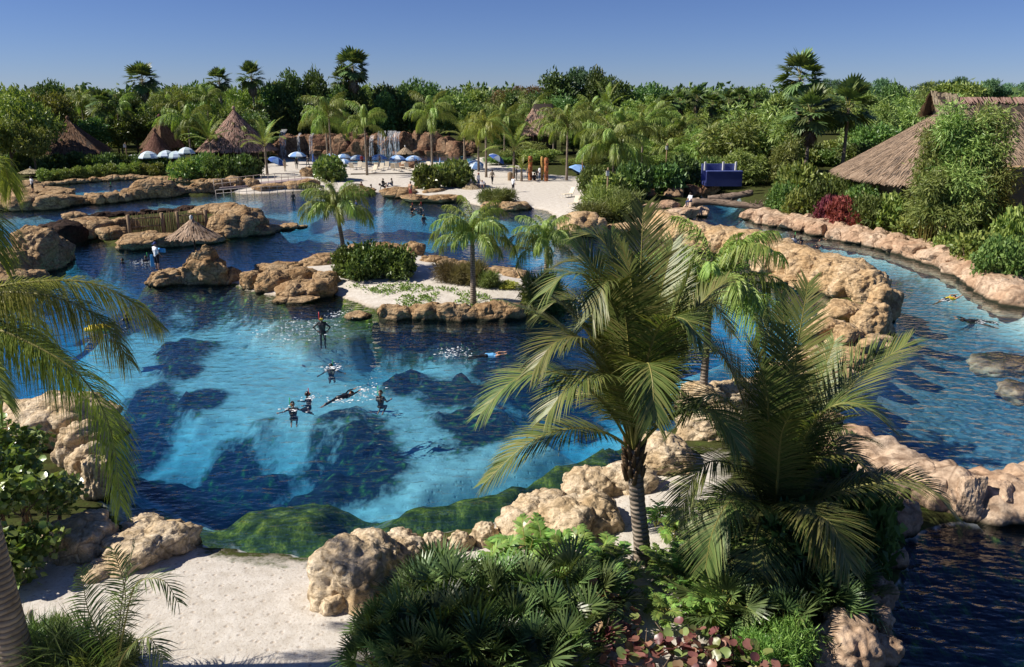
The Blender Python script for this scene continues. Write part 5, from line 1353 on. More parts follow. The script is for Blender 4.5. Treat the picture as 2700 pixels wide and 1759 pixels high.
# tan house at the right edge
t = thing('tan_house', 'tan stucco house with a low thatched roof at the river bend', 'building', (43.4, 56.5, 0.7))
b = MB(); b.box((0, 0, 2.6), (14, 8, 6.0)); link('wall', b.mesh('wall', M['stucco']), t)
b = MB(); b.box((-.0, -4.05, 5.55), (14.3, .35, .25)); link('gutter', b.mesh('gutter', M['white']), t)
def S(u, v): return (-7.6 + 15.2 * u, -4.6 * v, 7.6 - 1.9 * v)
add_roof(t, S, 20, 4, 2200, 'thatch', 9, closed=False, L=.6)
b = MB(); b.box((-5.2, -4.02, 2.9), (.9, .12, .7)); w_ = link('window', b.mesh('window', M['white']), t)
b = MB(); b.box((-5.2, -4.1, 2.9), (.66, .06, .46)); link('pane', b.mesh('pane', M['glass_dark']), w_)

# walls behind the big roof
p = W(2225, 470, .7); b = MB(); b.box((0, 0, 1.1), (4.6, .5, 2.8)); thing('garden_wall', 'cream stucco wall behind the left side of the big roof', 'wall', (p[0] + 1, 90, .7), .1, None, b.mesh('garden_wall', M['cream']))
b = MB(); b.box((0, 0, .5), (7.5, .5, 2.0)); thing('garden_wall', 'long low terracotta wall behind the fan palm trunks', 'wall', (34.0, 88.5, .7), .05, None, b.mesh('garden_wall', M['terracotta']))
for i, (px, py, w, h, zz) in enumerate([(2470, 580, 80, 44, .9), (2440, 610, 60, 40, .8), (2510, 590, 60, 60, .9)]):
    q = W(px, py, zz); s = mpp(q); b = MB(); b.box((0, 0, h * s * .5 - .2), (w * s, .5, h * s + .4)); thing('garden_wall', ['broken topped orange wall stub below the big roof', 'lower orange wall stub nearest the pink bank', 'orange wall stub behind the tall bamboo canes'][i], 'wall', (q[0], q[1], zz), .2 * i, None, b.mesh('garden_wall', M['stucco']))

# blue bridge at the head of the river
p0, p1 = WY(1862, 470, 93), WY(1956, 470, 93)
t = thing('blue_bridge', 'blue painted bridge wall across the head of the river', 'bridge', ((p0[0] + p1[0]) / 2, 93, 0)); wdt = p1[0] - p0[0]
zt, zm, zb = WY(1900, 437, 93)[2], WY(1900, 453, 93)[2], WY(1900, 491, 93)[2]
b = MB(); b.box((0, 0, (zm + zb) / 2), (wdt, .4, zm - zb)); link('side_panel', b.mesh('side_panel', M['blue']), t)
b = MB(); b.box((0, 1.2, zb + .2), (wdt, 2.6, .4)); link('deck', b.mesh('deck', M['blue']), t)
b = MB(); b.box((0, .1, zm + .05), (wdt, .7, .1)); link('coping', b.mesh('coping', M['blue_light']), t)
b = MB(); b.box((0, 2.6, (zt + zb) / 2), (wdt, .25, zt - zb)); link('back_panel', b.mesh('back_panel', M['blue_light']), t)
for sx in (-.42, .1, .46):
    b = MB(); b.box((wdt * sx, 2.3, (zt + zm) / 2 + .1), (.18, .3, zt - zm + .3)); link('post', b.mesh('post', M['white']), t)

# ---------------------------------------------------------------- umbrellas
def umbrella(p, r, h, label, mats, group=None, tilt=(0, 0), closed=False, name='beach_umbrella', dome=.28):
    t = thing(name, label, 'umbrella', p, random.uniform(0, 6), group)
    b = MB(); b.tube([(0, 0, -.2), (0, 0, h)], .03, 7); link('pole', b.mesh('pole', M['metal']), t)
    b = MB(); n = 8
    if closed:
        b.lathe([(.02, h), (.09, h - .3), (.16, h - .9), (.2, h - 1.35), (.05, h - 1.4)], 10)
    else:
        rings = [(0.02, 0), (.35, -.05), (.7, -.18), (1.0, -.42)]
        for k in range(n):
            for i in range(3):
                q = []
                for (rr, z), a in ((rings[i], k), (rings[i], k + 1), (rings[i + 1], k + 1), (rings[i + 1], k)):
                    a = a * 2 * math.pi / n; q.append((r * rr * math.cos(a), r * rr * math.sin(a), z * r * dome / .28))
                b.add(q, [(0, 1, 2, 3)], k % 2)
            a, a2 = k * 2 * math.pi / n, (k + 1) * 2 * math.pi / n; z = -.42 * r * dome / .28
            b.add([(r * math.cos(a), r * math.sin(a), z), (r * math.cos(a2), r * math.sin(a2), z), (r * math.cos(a2), r * math.sin(a2), z - .16), (r * math.cos(a), r * math.sin(a), z - .16)], [(0, 1, 2, 3)], k % 2)
    c = link('canopy', b.mesh('canopy', [M[m] for m in mats]), t, (0, 0, 0 if closed else h), (tilt[0], tilt[1], 0))
    return t
def ub(px, pyt, wpx, Y, label, mats=('canvas_blue', 'canvas_white'), **kw):
    p = WY(px, pyt, Y); g = gz(p[0], Y); s = mpp(p)
    return umbrella((p[0], Y, max(g, 0)), wpx * s / 2, max(1.2, p[2] - max(g, 0)), label, mats, **kw)
UG = 'blue and white beach umbrellas on the far beach'
for px, yt, w in ((870, 404, 42), (905, 405, 40), (943, 408, 42), (998, 407, 46), (1047, 409, 44), (1090, 410, 44)):
    ub(px, yt, w, 131, 'pale blue and white striped beach umbrella in the row behind the loungers', group=UG)
ub(783, 400, 46, 129, 'pale blue and white beach umbrella standing alone left of the row')
ub(906, 420, 40, 124, 'white and pale blue umbrella below the umbrella row')
ub(733, 418, 46, 126, 'half navy half pale blue umbrella beside the small coconut palm', ('canvas_navy', 'canvas_blue'), tilt=(.35, -.25))
ub(1315, 410, 48, 124, 'navy and white tilted umbrella before the totems', ('canvas_navy', 'canvas_white'), tilt=(.5, -.2))
ub(1256, 438, 44, 118, 'pale blue umbrella lying low on the sand by the yellow green palms', tilt=(.35, .3))
ub(1542, 447, 70, 110, 'large pale blue umbrella leaning at the right end of the sand', ('canvas_blue', 'canvas_blue'), tilt=(.25, -.5), dome=.4)
ub(825, 405, 20, 127, 'closed deep blue umbrella by the island palm', ('canvas_navy', 'canvas_navy'), closed=True)
ub(1160, 415, 20, 121, 'closed pale blue umbrella by the broad leaved beach bush', ('canvas_blue', 'canvas_blue'), closed=True)
for px, yt, w, lab in ((390, 398, 52, 'white patio umbrella before the small red brown hut'), (437, 396, 46, 'white patio umbrella half hidden behind the feather palm'), (463, 398, 50, 'grey green patio umbrella beside the hedge palm'), (490, 388, 46, 'tallest grey green patio umbrella near the conical hut'), (636, 412, 36, 'white patio umbrella behind the dark hedge end')):
    ub(px, yt, w, 119, lab, ('canvas_grey', 'canvas_white'), name='patio_umbrella', dome=.4)

def thatch_parasol(p, r, h, rise, label, mat):
    t = thing('thatched_parasol', label, 'parasol', p)
    b = MB(); b.tube([(0, 0, -.4), (.03, 0, h * .5), (0, 0, h + rise)], .05, 7); link('pole', b.mesh('pole', M['wood_dark']), t)
    def S(u, v): a = 2 * math.pi * u; vv = max(v, .02); return (r * vv * math.cos(a), r * vv * math.sin(a), h + rise * (1 - vv ** .85))
    add_roof(t, S, 20, 5, 700, mat, int(p[0] * 10) % 97, L=.5, wd=.09, lift=.06)
    b = MB(); b.lathe([(.1, h + rise - .1), (.12, h + rise + .12), (.03, h + rise + .2)], 8); link('cap', b.mesh('cap', M['metal']), t)
    return t
q = W(508, 724, .5); q = Vector((q[0], q[1] + .8, .5)); tp = WY(493, 588, q[1]); ev = WY(497, 622, q[1])
thatch_parasol(q, 60 * mpp(q), ev[2] - q[2], tp[2] - ev[2] + .3, 'ragged thatched parasol standing on the pointed boulder islet', 'thatch')
for px, yt, ye, w, Y, lab, m in ((1068, 386, 404, 44, 134, 'pale thatched parasol in front of the waterfall', 'thatch_pale'), (1242, 476, 500, 62, 96, 'dark thatched parasol behind the island palm', 'thatch'), (80, 443, 455, 58, 110, 'pale thatched parasol behind the left hedge', 'thatch_pale')):
    a, e = WY(px, yt, Y), WY(px, ye, Y); g = gz(a[0], Y); thatch_parasol((a[0], Y, g), w * mpp(a) / 2, e[2] - g, a[2] - e[2], lab, m)

# ---------------------------------------------------------------- loungers on the beach
def lounger(p, rz, label, group):
    t = thing('beach_lounger', label, 'lounger', p, rz, group)
    b = MB(); b.box((0, -.35, .36), (.62, 1.15, .06)); link('seat', b.mesh('seat', M['sling']), t)
    b = MB(); b.box((0, 0, .42), (.62, .06, .85)); o = link('backrest', b.mesh('backrest', M['sling']), t, (0, .28, .3), (-.5, 0, 0))
    for x in (-.28, .28):
        for y in (-.8, .15):
            b = MB(); b.box((x, y, .17), (.05, .05, .36)); link('leg', b.mesh('leg', M['white']), t)
    return t
for i, (px, py) in enumerate([(930, 448), (947, 446), (960, 449), (990, 447), (1005, 450), (1020, 446), (1035, 449), (1050, 452), (1075, 450), (1095, 453), (1110, 450), (1125, 446), (1145, 450), (985, 455), (1062, 446)]):
    lounger(G(px, py), rt.uniform(-.5, .5) + math.pi * (i % 3 == 0), 'cream sling lounger on the sand below the umbrella row', 'cream loungers on the far beach')
for px, py, rz, lab in ((1515, 545, -.6, 'white lounger at the right edge of the open sand'), (1500, 520, -.9, 'white lounger pointing at the thicket edge')): lounger(G(px, py), rz, lab, None)
b = MB(); b.tube([(0, 0, 0), (40, 1.5, 0)], .12, 6); q = G(925, 461)
thing('beach_log', 'long low timber edge in the sand below the loungers', 'log', (q[0], q[1], q[2] + .08), -.02, None, b.mesh('beach_log', M['wood_dark']), (.33, 1, 1))
formation('flat brown boulder among the beach loungers', [(1075, 448, 60, 22, {'z': .6})], mat='rock_red', name='beach_boulder')

# ---------------------------------------------------------------- ramp with handrails
def railing(pts, label, hr=1.0):
    P3 = [Vector(q) for q in pts]; t = thing('handrail', label, 'handrail', P3[0]); o = P3[0]
    for h in (hr, hr * .5):
        b = MB(); b.tube([q - o + Vector((0, 0, h)) for q in P3], .035, 6); link('rail', b.mesh('rail', M['rail']), t)
    for i in range(len(P3) - 1):
        n = 6
        for k in range(n + (i == len(P3) - 2)):
            q = P3[i].lerp(P3[i + 1], k / n) - o; b = MB(); b.tube([q - Vector((0, 0, .5)), q + Vector((0, 0, hr))], .035, 6); link('post', b.mesh('post', M['rail']), t)
railing([W(565, 497, .6), W(690, 482, .7), W(795, 476, .8)], 'upper pale handrail along the ramp')
railing([W(570, 520, .1), W(690, 510, .1), W(815, 508, .1)], 'lower pale handrail along the water below the ramp', .8)
q0, q1 = W(575, 496, .62), W(800, 474, .82); b = MB(); b.add([q0 + Vector((0, .2, 0)) - q0, q1 - q0, q1 - q0 + Vector((0, 3.2, .02)), Vector((0, 3.2, .02))], [(0, 1, 2, 3)])
b.add([Vector((0, .2, -.3)), q1 - q0 + Vector((0, 0, -.3)), q1 - q0, Vector((0, .2, 0))], [(0, 1, 2, 3)])
struct(link('ramp', b.mesh('ramp', M['deck']), None, q0))

# ---------------------------------------------------------------- stick fence on the islet
fa, fb_ = W(345, 615, .75), W(545, 600, .75)
t = thing('stick_fence', 'fence of upright sticks between four timber posts on the rocky islet', 'fence', fa, 0)
D = fb_ - fa; Ln = D.length; D.normalize(); sid = Vector((-D.y, D.x, 0)); hF = 48 * mpp(fa)
sm = []
for i in range(6):
    b = MB(); b.tube([(0, 0, -.35), (rt.uniform(-.04, .04), rt.uniform(-.03, .03), .5), (rt.uniform(-.06, .06), rt.uniform(-.05, .05), 1.0)], [.032, .03, .018], 5); sm.append(b.mesh('stick', M['stick']))
n = 74
for i in range(n):
    q = D * (Ln * (i + .5) / n) + sid * rt.uniform(-.03, .03)
    link('stick', sm[i % 6], t, q, (rt.uniform(-.04, .04), rt.uniform(-.05, .05), rt.uniform(0, 6)), (1, 1, hF * rt.uniform(.86, 1.12)))
for u in (-.01, .42, .62, 1.0):
    b = MB(); b.tube([(0, 0, -.6), (0, 0, hF * 1.02)], .14, 9); link('post', b.mesh('post', M['wood']), t, D * (Ln * u) - sid * .1)
for u0, u1 in ((0, .42), (.62, 1.0)):
    for z in (.32, .78):
        b = MB(); b.tube([D * (Ln * u0) - sid * .09 + Vector((0, 0, hF * z)), D * (Ln * u1) - sid * .09 + Vector((0, 0, hF * z))], .05, 7); link('rail', b.mesh('rail', M['wood']), t)

# ---------------------------------------------------------------- fallen trunks across the river
def log(pts, rad, label, seed):
    P3 = [Vector(q) for q in pts]; t = thing('fallen_trunk', label, 'log', P3[0]); o = P3[0]
    C = bez([q - o for q in P3], 18); r2 = np.random.RandomState(seed); b = MB(); b.tube(C, [r * r2.uniform(.85, 1.15) for r in np.interp(np.linspace(0, 1, 18), np.linspace(0, 1, len(rad)), rad)], 9); link('trunk', b.mesh('trunk', M['wood_grey']), t)
    for i in range(12):
        c = Vector(C[r2.randint(3, 16)]); d = Vector((r2.uniform(-.5, .5), r2.uniform(-.6, .2), r2.uniform(.1, .8))).normalized(); b = MB(); b.tube([c, c + d * .35, c + d * .7 + Vector((.12, 0, -.1))], [.07, .045, .015], 5); link('branch_stub', b.mesh('branch_stub', M['wood_grey']), t)
log([W(1822, 534, 1.0), W(1880, 533, 1.1), W(1945, 540, 1.0), W(2012, 547, .9)], [.42, .36, .36, .22], 'long grey fallen trunk lying across the river mouth', 1)
log([W(1866, 521, 1.2), W(1920, 520, 1.3), W(1985, 508, 1.8)], [.2, .42, .3], 'shorter raised fallen trunk behind the long one', 2)
log([W(1975, 545, .9), W(2035, 535, 1.3)], [.14, .05], 'bare upturned branch at the bank end of the fallen trunks', 3)

# ---------------------------------------------------------------- totems, lamp posts, small things
for px, yt, yb, w, m, lab in ((1398, 413, 476, 11, 'orange', 'carved orange totem post standing apart'), (1429, 414, 476, 8, 'ochre', 'carved ochre totem post of the pair'), (1440, 417, 478, 11, 'orange', 'carved orange totem post of the pair')):
    g = G(px, yb); s = mpp(g); h = (yb - yt) * s; t = thing('totem', lab, 'totem', g, .2); r = w * s / 2
    b = MB(); b.lathe([(r, -.2), (r, h * .3), (r * .8, h * .33), (r * 1.05, h * .38), (r * 1.05, h * .62), (r * .8, h * .65), (r, h * .7), (r * 1.1, h * .95), (r * .6, h)], 12); link('shaft', b.mesh('shaft', M[m]), t)
    for z in (.2, .5, .82):
        b = MB()
        for x in (-.4, .4): b.ball((x * r, -r * 1.0, h * z + .12), r * .22, 0, 8, 5)
        b.box((0, -r * 1.02, h * z - .08), (r * .9, r * .3, .1)); link('carved_face', b.mesh('carved_face', M['wood_dark']), t)
for px, yt, yb, lab in ((1535, 398, 480, 'dark lamp post with a white lantern in the thicket'), (1600, 444, 545, 'pale timber lamp post with a white lamp by the weeping palm'), (1755, 380, 460, 'timber lamp post high in the thicket'), (1562, 445, 500, 'white lantern post behind the leaning umbrella'), (338, 378, 435, 'white lantern post beside the left huts'), (578, 448, 480, 'short wooden bollard lamp by the hedge rocks')):
    g = G(px, yb); s = mpp(g); h = (yb - yt) * s; t = thing('lamp_post', lab, 'lamp post', g)
    b = MB(); b.tube([(0, 0, -.2), (0, 0, h)], .09, 8); link('post', b.mesh('post', M['wood']), t)
    b = MB(); b.box((-.05, -.18, h * .86), (.3, .3, .5)); l_ = link('lantern', b.mesh('lantern', M['white']), t)
    b = MB(); b.box((-.05, -.18, h * .86 + .29), (.4, .4, .07), 0, 0, .4); link('lantern_cap', b.mesh('lantern_cap', M['wood_dark']), l_)
g = G(1345, 476); b = MB(); b.lathe([(.3, -.1), (.34, .9), (.3, .95), (.02, 1.1)], 12); thing('litter_bin', 'tan round bin beside the sapling palm on the open sand', 'bin', g, 0, None, b.mesh('litter_bin', M['wood']))
t = thing('service_cart', 'small mauve box cart by the patio umbrella', 'cart', G(372, 440)); b = MB(); b.box((0, 0, .9), (1.5, 1.0, 1.5)); link('cabinet', b.mesh('cabinet', plain('mauve paint', (.32, .22, .22), .7)), t); b = MB(); b.box((-.9, 0, 1.7), (1.2, 1.1, .12)); link('counter', b.mesh('counter', M['white']), t)
# distant white buildings above the woods
for i, (px, yt, w, Y) in enumerate([(1250, 236, 60, 640), (1300, 238, 40, 640), (1355, 232, 44, 620), (990, 238, 40, 600), (1310, 240, 120, 660)]):
    p = WY(px, yt, Y); s = mpp(p); h = p[2]; t = thing('far_building', ['white stepped building on the skyline beyond the dark trees', 'small white block between the skyline buildings', 'white building beside the brown skyline trees', 'grey white building seen in the gap right of the tallest fan palm', 'long low white building under the skyline blocks'][i], 'building', (p[0], Y, 0))
    b = MB(); b.box((0, 0, h / 2), (w * s, 12, h)); b.box((w * s * .2, 0, h + .8), (w * s * .4, 10, 1.6)); link('wall', b.mesh('wall', M['white']), t)
    for k in range(5):
        b = MB(); b.box((w * s * (-.4 + .2 * k), -6.05, h - 1.6), (1.6, .15, 1.3)); link('window', b.mesh('window', M['glass_dark']), t)
    b = MB(); b.box((0, 0, h + .1), (w * s + .6, 12.6, .3)); link('roof', b.mesh('roof', M['tile']), t)

# ---------------------------------------------------------------- people
M['skin'] = plain('skin', (.50, .27, .17), .55, .08, 9.0)
M['wetsuit'] = plain('black wetsuit', (.012, .012, .014), .4, .2, 6.0, 0, .5)
M['shirt_white'] = plain('white cotton', (.78, .80, .84), .85, .06, 6.0)
M['shirt_tan'] = plain('tan cotton', (.42, .34, .25), .85, .1, 6.0)
M['shirt_blue'] = plain('navy shirt', (.03, .05, .18), .8, .15, 6.0)
M['vest_blue'] = plain('light blue vest', (.14, .42, .75), .7, .1, 6.0)
M['dark_cloth'] = plain('dark cloth', (.016, .016, .024), .85, .15, 6.0)
M['red_cloth'] = plain('red swim shorts', (.40, .06, .05), .8, .12, 6.0)
M['jeans'] = plain('denim', (.06, .10, .22), .85, .15, 6.0)
M['hair'] = plain('dark hair', (.03, .02, .014), .6, .3, 20.0)
M['hair_brown'] = plain('brown hair', (.12, .065, .03), .6, .3, 20.0)
M['green_plastic'] = plain('green snorkel', (.03, .50, .10), .35, .05)
M['red_plastic'] = plain('red snorkel', (.70, .05, .04), .35, .05)
M['yellow_plastic'] = plain('yellow plastic', (.70, .55, .04), .4, .05)
M['blue_plastic'] = plain('blue float foam', (.10, .42, .78), .6, .08)
M['black_plastic'] = plain('black rubber', (.01, .01, .01), .4, .05)

def person_mesh(pose, outfit, vox=.018):
    """one continuous figure: tapered limbs joined by a voxel remesh, then coloured by garment; faces -y, feet at z = 0"""
    J = dict(pelvis=(0, 0, .95), waist=(0, 0, 1.08), chest=(0, .01, 1.30), neck=(0, 0, 1.47), head=(0, -.015, 1.62))
    for s, k in ((-1, 'l'), (1, 'r')):
        J['sh' + k] = (s * .175, .01, 1.41); J['el' + k] = (s * .24, .03, 1.12); J['wr' + k] = (s * .26, -.06, .88)
        J['hi' + k] = (s * .09, 0, .92); J['kn' + k] = (s * .105, -.01, .50); J['an' + k] = (s * .11, .03, .08); J['to' + k] = (s * .125, -.17, .03)
    if pose == 'hips':
        for s, k in ((-1, 'l'), (1, 'r')): J['el' + k] = (s * .42, .06, 1.2); J['wr' + k] = (s * .27, -.02, 1.0)
    elif pose == 'spread':
        for s, k in ((-1, 'l'), (1, 'r')): J['el' + k] = (s * .42, -.06, 1.27); J['wr' + k] = (s * .64, -.16, 1.2)
    elif pose == 'float':
        J['elr'] = (.28, -.12, 1.16); J['wrr'] = (.36, -.34, 1.22); J['ell'] = (-.28, -.1, 1.16); J['wrl'] = (-.36, -.3, 1.2)
    elif pose == 'hold':
        J['elr'] = (.25, -.05, 1.14); J['wrr'] = (.30, -.28, 1.26); J['ell'] = (-.24, .02, 1.12); J['wrl'] = (-.22, -.16, .92)
    elif pose == 'swim':
        for s, k in ((-1, 'l'), (1, 'r')): J['el' + k] = (s * .26, -.1, 1.66); J['wr' + k] = (s * .20, -.12, 1.92)
        J['knl'] = (-.11, .12, .52); J['anl'] = (-.12, .22, .12); J['tol'] = (-.12, .24, -.06); J['tor'] = (.12, .12, -.08)
    elif pose == 'bend':
        for k in ('waist', 'chest', 'neck', 'head', 'shl', 'shr'):
            x, y, z = J[k]; d = z - .95; J[k] = (x, y - d * .88, .95 + d * .42)
        for s, k in ((-1, 'l'), (1, 'r')): J['el' + k] = (s * .2, -.5, .9); J['wr' + k] = (s * .17, -.56, .64)
    elif pose == 'sit':
        for k in list(J):
            x, y, z = J[k]; J[k] = (x, y, z - .8)
        for s, k in ((-1, 'l'), (1, 'r')): J['kn' + k] = (s * .13, -.42, .42); J['an' + k] = (s * .12, -.55, .06); J['to' + k] = (s * .13, -.76, .03); J['el' + k] = (s * .25, -.14, .36); J['wr' + k] = (s * .16, -.36, .42)
    elif pose == 'perch':
        for k in list(J):
            x, y, z = J[k]; J[k] = (x, y, z - .85)
        for s, k in ((-1, 'l'), (1, 'r')): J['kn' + k] = (s * .11, -.44, .04); J['an' + k] = (s * .11, -.42, -.38); J['to' + k] = (s * .12, -.6, -.42); J['wr' + k] = (s * .16, -.32, .12); J['el' + k] = (s * .24, -.1, .32)
    elif pose == 'walk':
        J['knl'] = (-.1, -.16, .52); J['anl'] = (-.1, -.18, .09); J['tol'] = (-.1, -.38, .05); J['knr'] = (.1, .06, .50); J['anr'] = (.1, .3, .12); J['tor'] = (.1, .14, .03)
        J['ell'] = (-.24, .14, 1.14); J['wrl'] = (-.25, .2, .9); J['elr'] = (.24, -.1, 1.14); J['wrr'] = (.24, -.26, .98)
    if pose in ('spread', 'float'):                    # legs drawn up, treading water
        for s, k in ((-1, 'l'), (1, 'r')): J['kn' + k] = (s * .13, -.34, .84); J['an' + k] = (s * .12, .0, .66); J['to' + k] = (s * .12, .16, .58)
    V_ = lambda k: np.array(J[k], float)
    pr = []
    def cap(a, b, r1, r2, tag): pr.append((np.array(a, float), np.array(b, float), r1, r2, tag))
    hs = V_('hir') - V_('hil'); hs = hs / np.linalg.norm(hs)
    loose = .012 if outfit[0] not in ('wetsuit',) else 0
    cap(V_('hil'), V_('hir'), .105 + loose, .105 + loose, 'hip'); cap(V_('pelvis'), V_('waist'), .125 + loose, .118 + loose, 'torso')
    cap(V_('waist') - hs * .05, V_('chest') - hs * .08, .10 + loose, .125 + loose, 'torso'); cap(V_('waist') + hs * .05, V_('chest') + hs * .08, .10 + loose, .125 + loose, 'torso')
    cap(V_('chest'), V_('neck'), .12 + loose, .065, 'torso'); cap(V_('shl'), V_('shr'), .068 + loose, .068 + loose, 'torso')
    n, h = V_('neck'), V_('head'); ax = h - n; ax = ax / np.linalg.norm(ax); fw = np.array([0, -1.0, 0]); fw = fw - ax * (fw @ ax); fw = fw / max(np.linalg.norm(fw), 1e-6)
    if pose == 'swim': fw = np.array([0, -1.0, 0])
    cap(n, h, .052, .056, 'head'); cap(h - ax * .045 - fw * -.012, h + ax * .055, .078, .088, 'head'); cap(h + fw * .085 - ax * .01, h + fw * .105 - ax * .03, .014, .02, 'head')
    sx = np.cross(ax, fw)
    for s in (-1, 1): cap(h + sx * s * .086 + ax * .015, h + sx * s * .09 - ax * .03, .02, .014, 'head')
    for k in 'lr':
        cap(V_('sh' + k), V_('el' + k), .052 + loose, .04 + loose * .6, 'uarm'); cap(V_('el' + k), V_('wr' + k), .04, .026, 'farm')
        w = V_('wr' + k); d = w - V_('el' + k); d = d / np.linalg.norm(d); q = np.cross(d, fw if abs(d @ fw) < .9 else np.array([1., 0, 0])); q = q / np.linalg.norm(q); u = np.cross(q, d)
        cap(w, w + d * .085, .026, .036, 'hand')
        for i, l in enumerate((.062, .075, .078, .066)):
            o = w + d * .085 + q * (i - 1.5) * .0225; m = o + d * l * .55 + u * .006; cap(o, m, .012, .011, 'hand'); cap(m, m + d * l * .5 + u * .02, .011, .010, 'hand')
        o = w + d * .03 + q * .035; cap(o, o + d * .045 + q * .03, .013, .011, 'hand')
        cap(V_('hi' + k), V_('kn' + k), .088 + loose, .058 + loose, 'thigh'); cap(V_('kn' + k), V_('kn' + k) * .6 + V_('an' + k) * .4, .055, .055, 'shin'); cap(V_('kn' + k) * .6 + V_('an' + k) * .4, V_('an' + k), .055, .036, 'shin')
        cap(V_('an' + k), V_('to' + k), .04, .034, 'foot')
    b = MB()
    for a, c, r1, r2, _ in pr:
        b.tube([tuple(a), tuple(c)] if np.linalg.norm(c - a) > 1e-6 else [tuple(a), tuple(a + 1e-3)], [r1, r2], 10, smooth=True); b.ball(a, r1, 0, 10, 6); b.ball(c, r2, 0, 10, 6)
    tmp = bpy.data.objects.new('tmp', b.mesh('tmp', M['skin'])); col.objects.link(tmp)
    md = tmp.modifiers.new('r', 'REMESH'); md.mode = 'VOXEL'; md.voxel_size = vox; md.use_smooth_shade = True
    sm_ = tmp.modifiers.new('s', 'SMOOTH'); sm_.factor = .4; sm_.iterations = 1
    bpy.context.view_layer.update()
    me = bpy.data.meshes.new_from_object(tmp.evaluated_get(bpy.context.evaluated_depsgraph_get()))
    me.name = 'person'; old = tmp.data; bpy.data.objects.remove(tmp); bpy.data.meshes.remove(old)
    cen = np.zeros(len(me.polygons) * 3, np.float32); me.polygons.foreach_get('center', cen); cen = cen.reshape(-1, 3)
    best = np.full(len(cen), 1e9); tg = np.zeros(len(cen), int)
    names = ['torso', 'hip', 'uarm', 'farm', 'hand', 'thigh', 'shin', 'foot', 'head']
    for a, c, r1, r2, tag in pr:
        e = c - a; t = np.clip((cen - a) @ e / max(e @ e, 1e-9), 0, 1); dd = np.linalg.norm(cen - a - t[:, None] * e, axis=1) - (r1 + (r2 - r1) * t); k = dd < best
        best[k] = dd[k]; tg[k] = names.index(tag)
    top, bot, sleeve, leg = outfit
    look = dict(torso=top, hip=bot, uarm=top if sleeve > 0 else 'skin', farm=top if sleeve > 1 else 'skin', hand='skin', thigh=bot, shin=bot if leg else 'skin', foot='skin' if top in ('wetsuit', 'skin') else 'dark_cloth', head='skin')
    mats = sorted(set(look.values())); me.materials.clear()
    for m in mats: me.materials.append(M[m])
    mp_ = np.array([mats.index(look[n_]) for n_ in names]); me.polygons.foreach_set('material_index', mp_[tg].astype(np.int32)); me.polygons.foreach_set('use_smooth', [True] * len(me.polygons)); me.update()
    return me, h, ax, fw, sx, V_('wrr')
WS = ('wetsuit', 'wetsuit', 2, True); ST_ = ('shirt_white', 'dark_cloth', 1, False); SP = ('shirt_white', 'dark_cloth', 1, True); TN = ('shirt_tan', 'dark_cloth', 1, True); RS = ('skin', 'red_cloth', 0, False); NB = ('shirt_blue', 'dark_cloth', 1, False); VB = ('vest_blue', 'wetsuit', 0, True); WJ = ('shirt_white', 'jeans', 1, True)
PM = {}
def person(loc, rz, pose, outfit, label, snorkel=None, mask=None, hair='hair', cap=None, rot=None, vox=.02, group=None, scale=1.0):
    k = (pose, outfit)
    if k not in PM: PM[k] = person_mesh(pose, outfit, vox)
    me, h, ax, fw, sx, wr = PM[k]
    o = thing('person', label, 'person', loc, rz, group, me)
    if rot is not None: o.rotation_euler = rot
    o.scale = (scale,) * 3
    B = Matrix((sx, fw, ax)).transposed()
    def child(name, b, mat):
        c = link(name, b.mesh(name, M[mat]), o, tuple(h)); c.rotation_euler = B.to_euler(); return c
    b = MB(); prof = [(.001, .158), (.05, .148), (.085, .105), (.098, .05), (.1, .0), (.088, -.05)]; b.lathe(prof, 12)
    b.v = [(x, y * 1.02 - .022 - (0.0 if z > .06 else .03), z) for x, y, z in b.v]; child('hair', b, hair)
    for s in (-1, 1):
        b = MB(); b.ball((s * .034, .084, .012), .012, 0, 6, 4); child('eye', b, 'black_plastic')
    b = MB(); b.box((0, .088, -.058), (.05, .012, .012)); child('mouth', b, 'red_cloth')
    if mask: b = MB(); b.box((0, .1, .012), (.15, .05, .07)); child('mask', b, mask)
    if snorkel: b = MB(); b.tube([(.03, .11, -.06), (.1, .08, -.03), (.115, .02, .12), (.11, -.02, .36)], .017, 7); child('snorkel', b, snorkel)
    if cap: b = MB(); b.lathe([(.001, .165), (.07, .15), (.105, .09), (.108, .05)], 12); b.box((0, .13, .055), (.15, .12, .015)); child('cap', b, cap)
    return o
def sw(px, py, deep, rz, pose, outfit, label, **kw):          # somebody in the water, given at the waterline
    p = W(px, py, 0); return person((p[0], p[1], -deep), rz, pose, outfit, label, **kw)
def gd(px, py, rz, pose, outfit, label, z=None, **kw):        # somebody on the ground, given at the feet
    p = G(px, py) if z is None else W(px, py, z); return person(p, rz, pose, outfit, label, **kw)
def prone(px, py, rz, outfit, label, z=-.05, **kw):           # somebody floating face down; rz is where the head points
    p = W(px, py, 0); d = Vector((math.sin(rz), math.cos(rz), 0)) * .9
    return person((p[0] - d.x, p[1] - d.y, z), 0, 'swim', outfit, label, rot=(-math.pi / 2, 0, -rz), **kw)

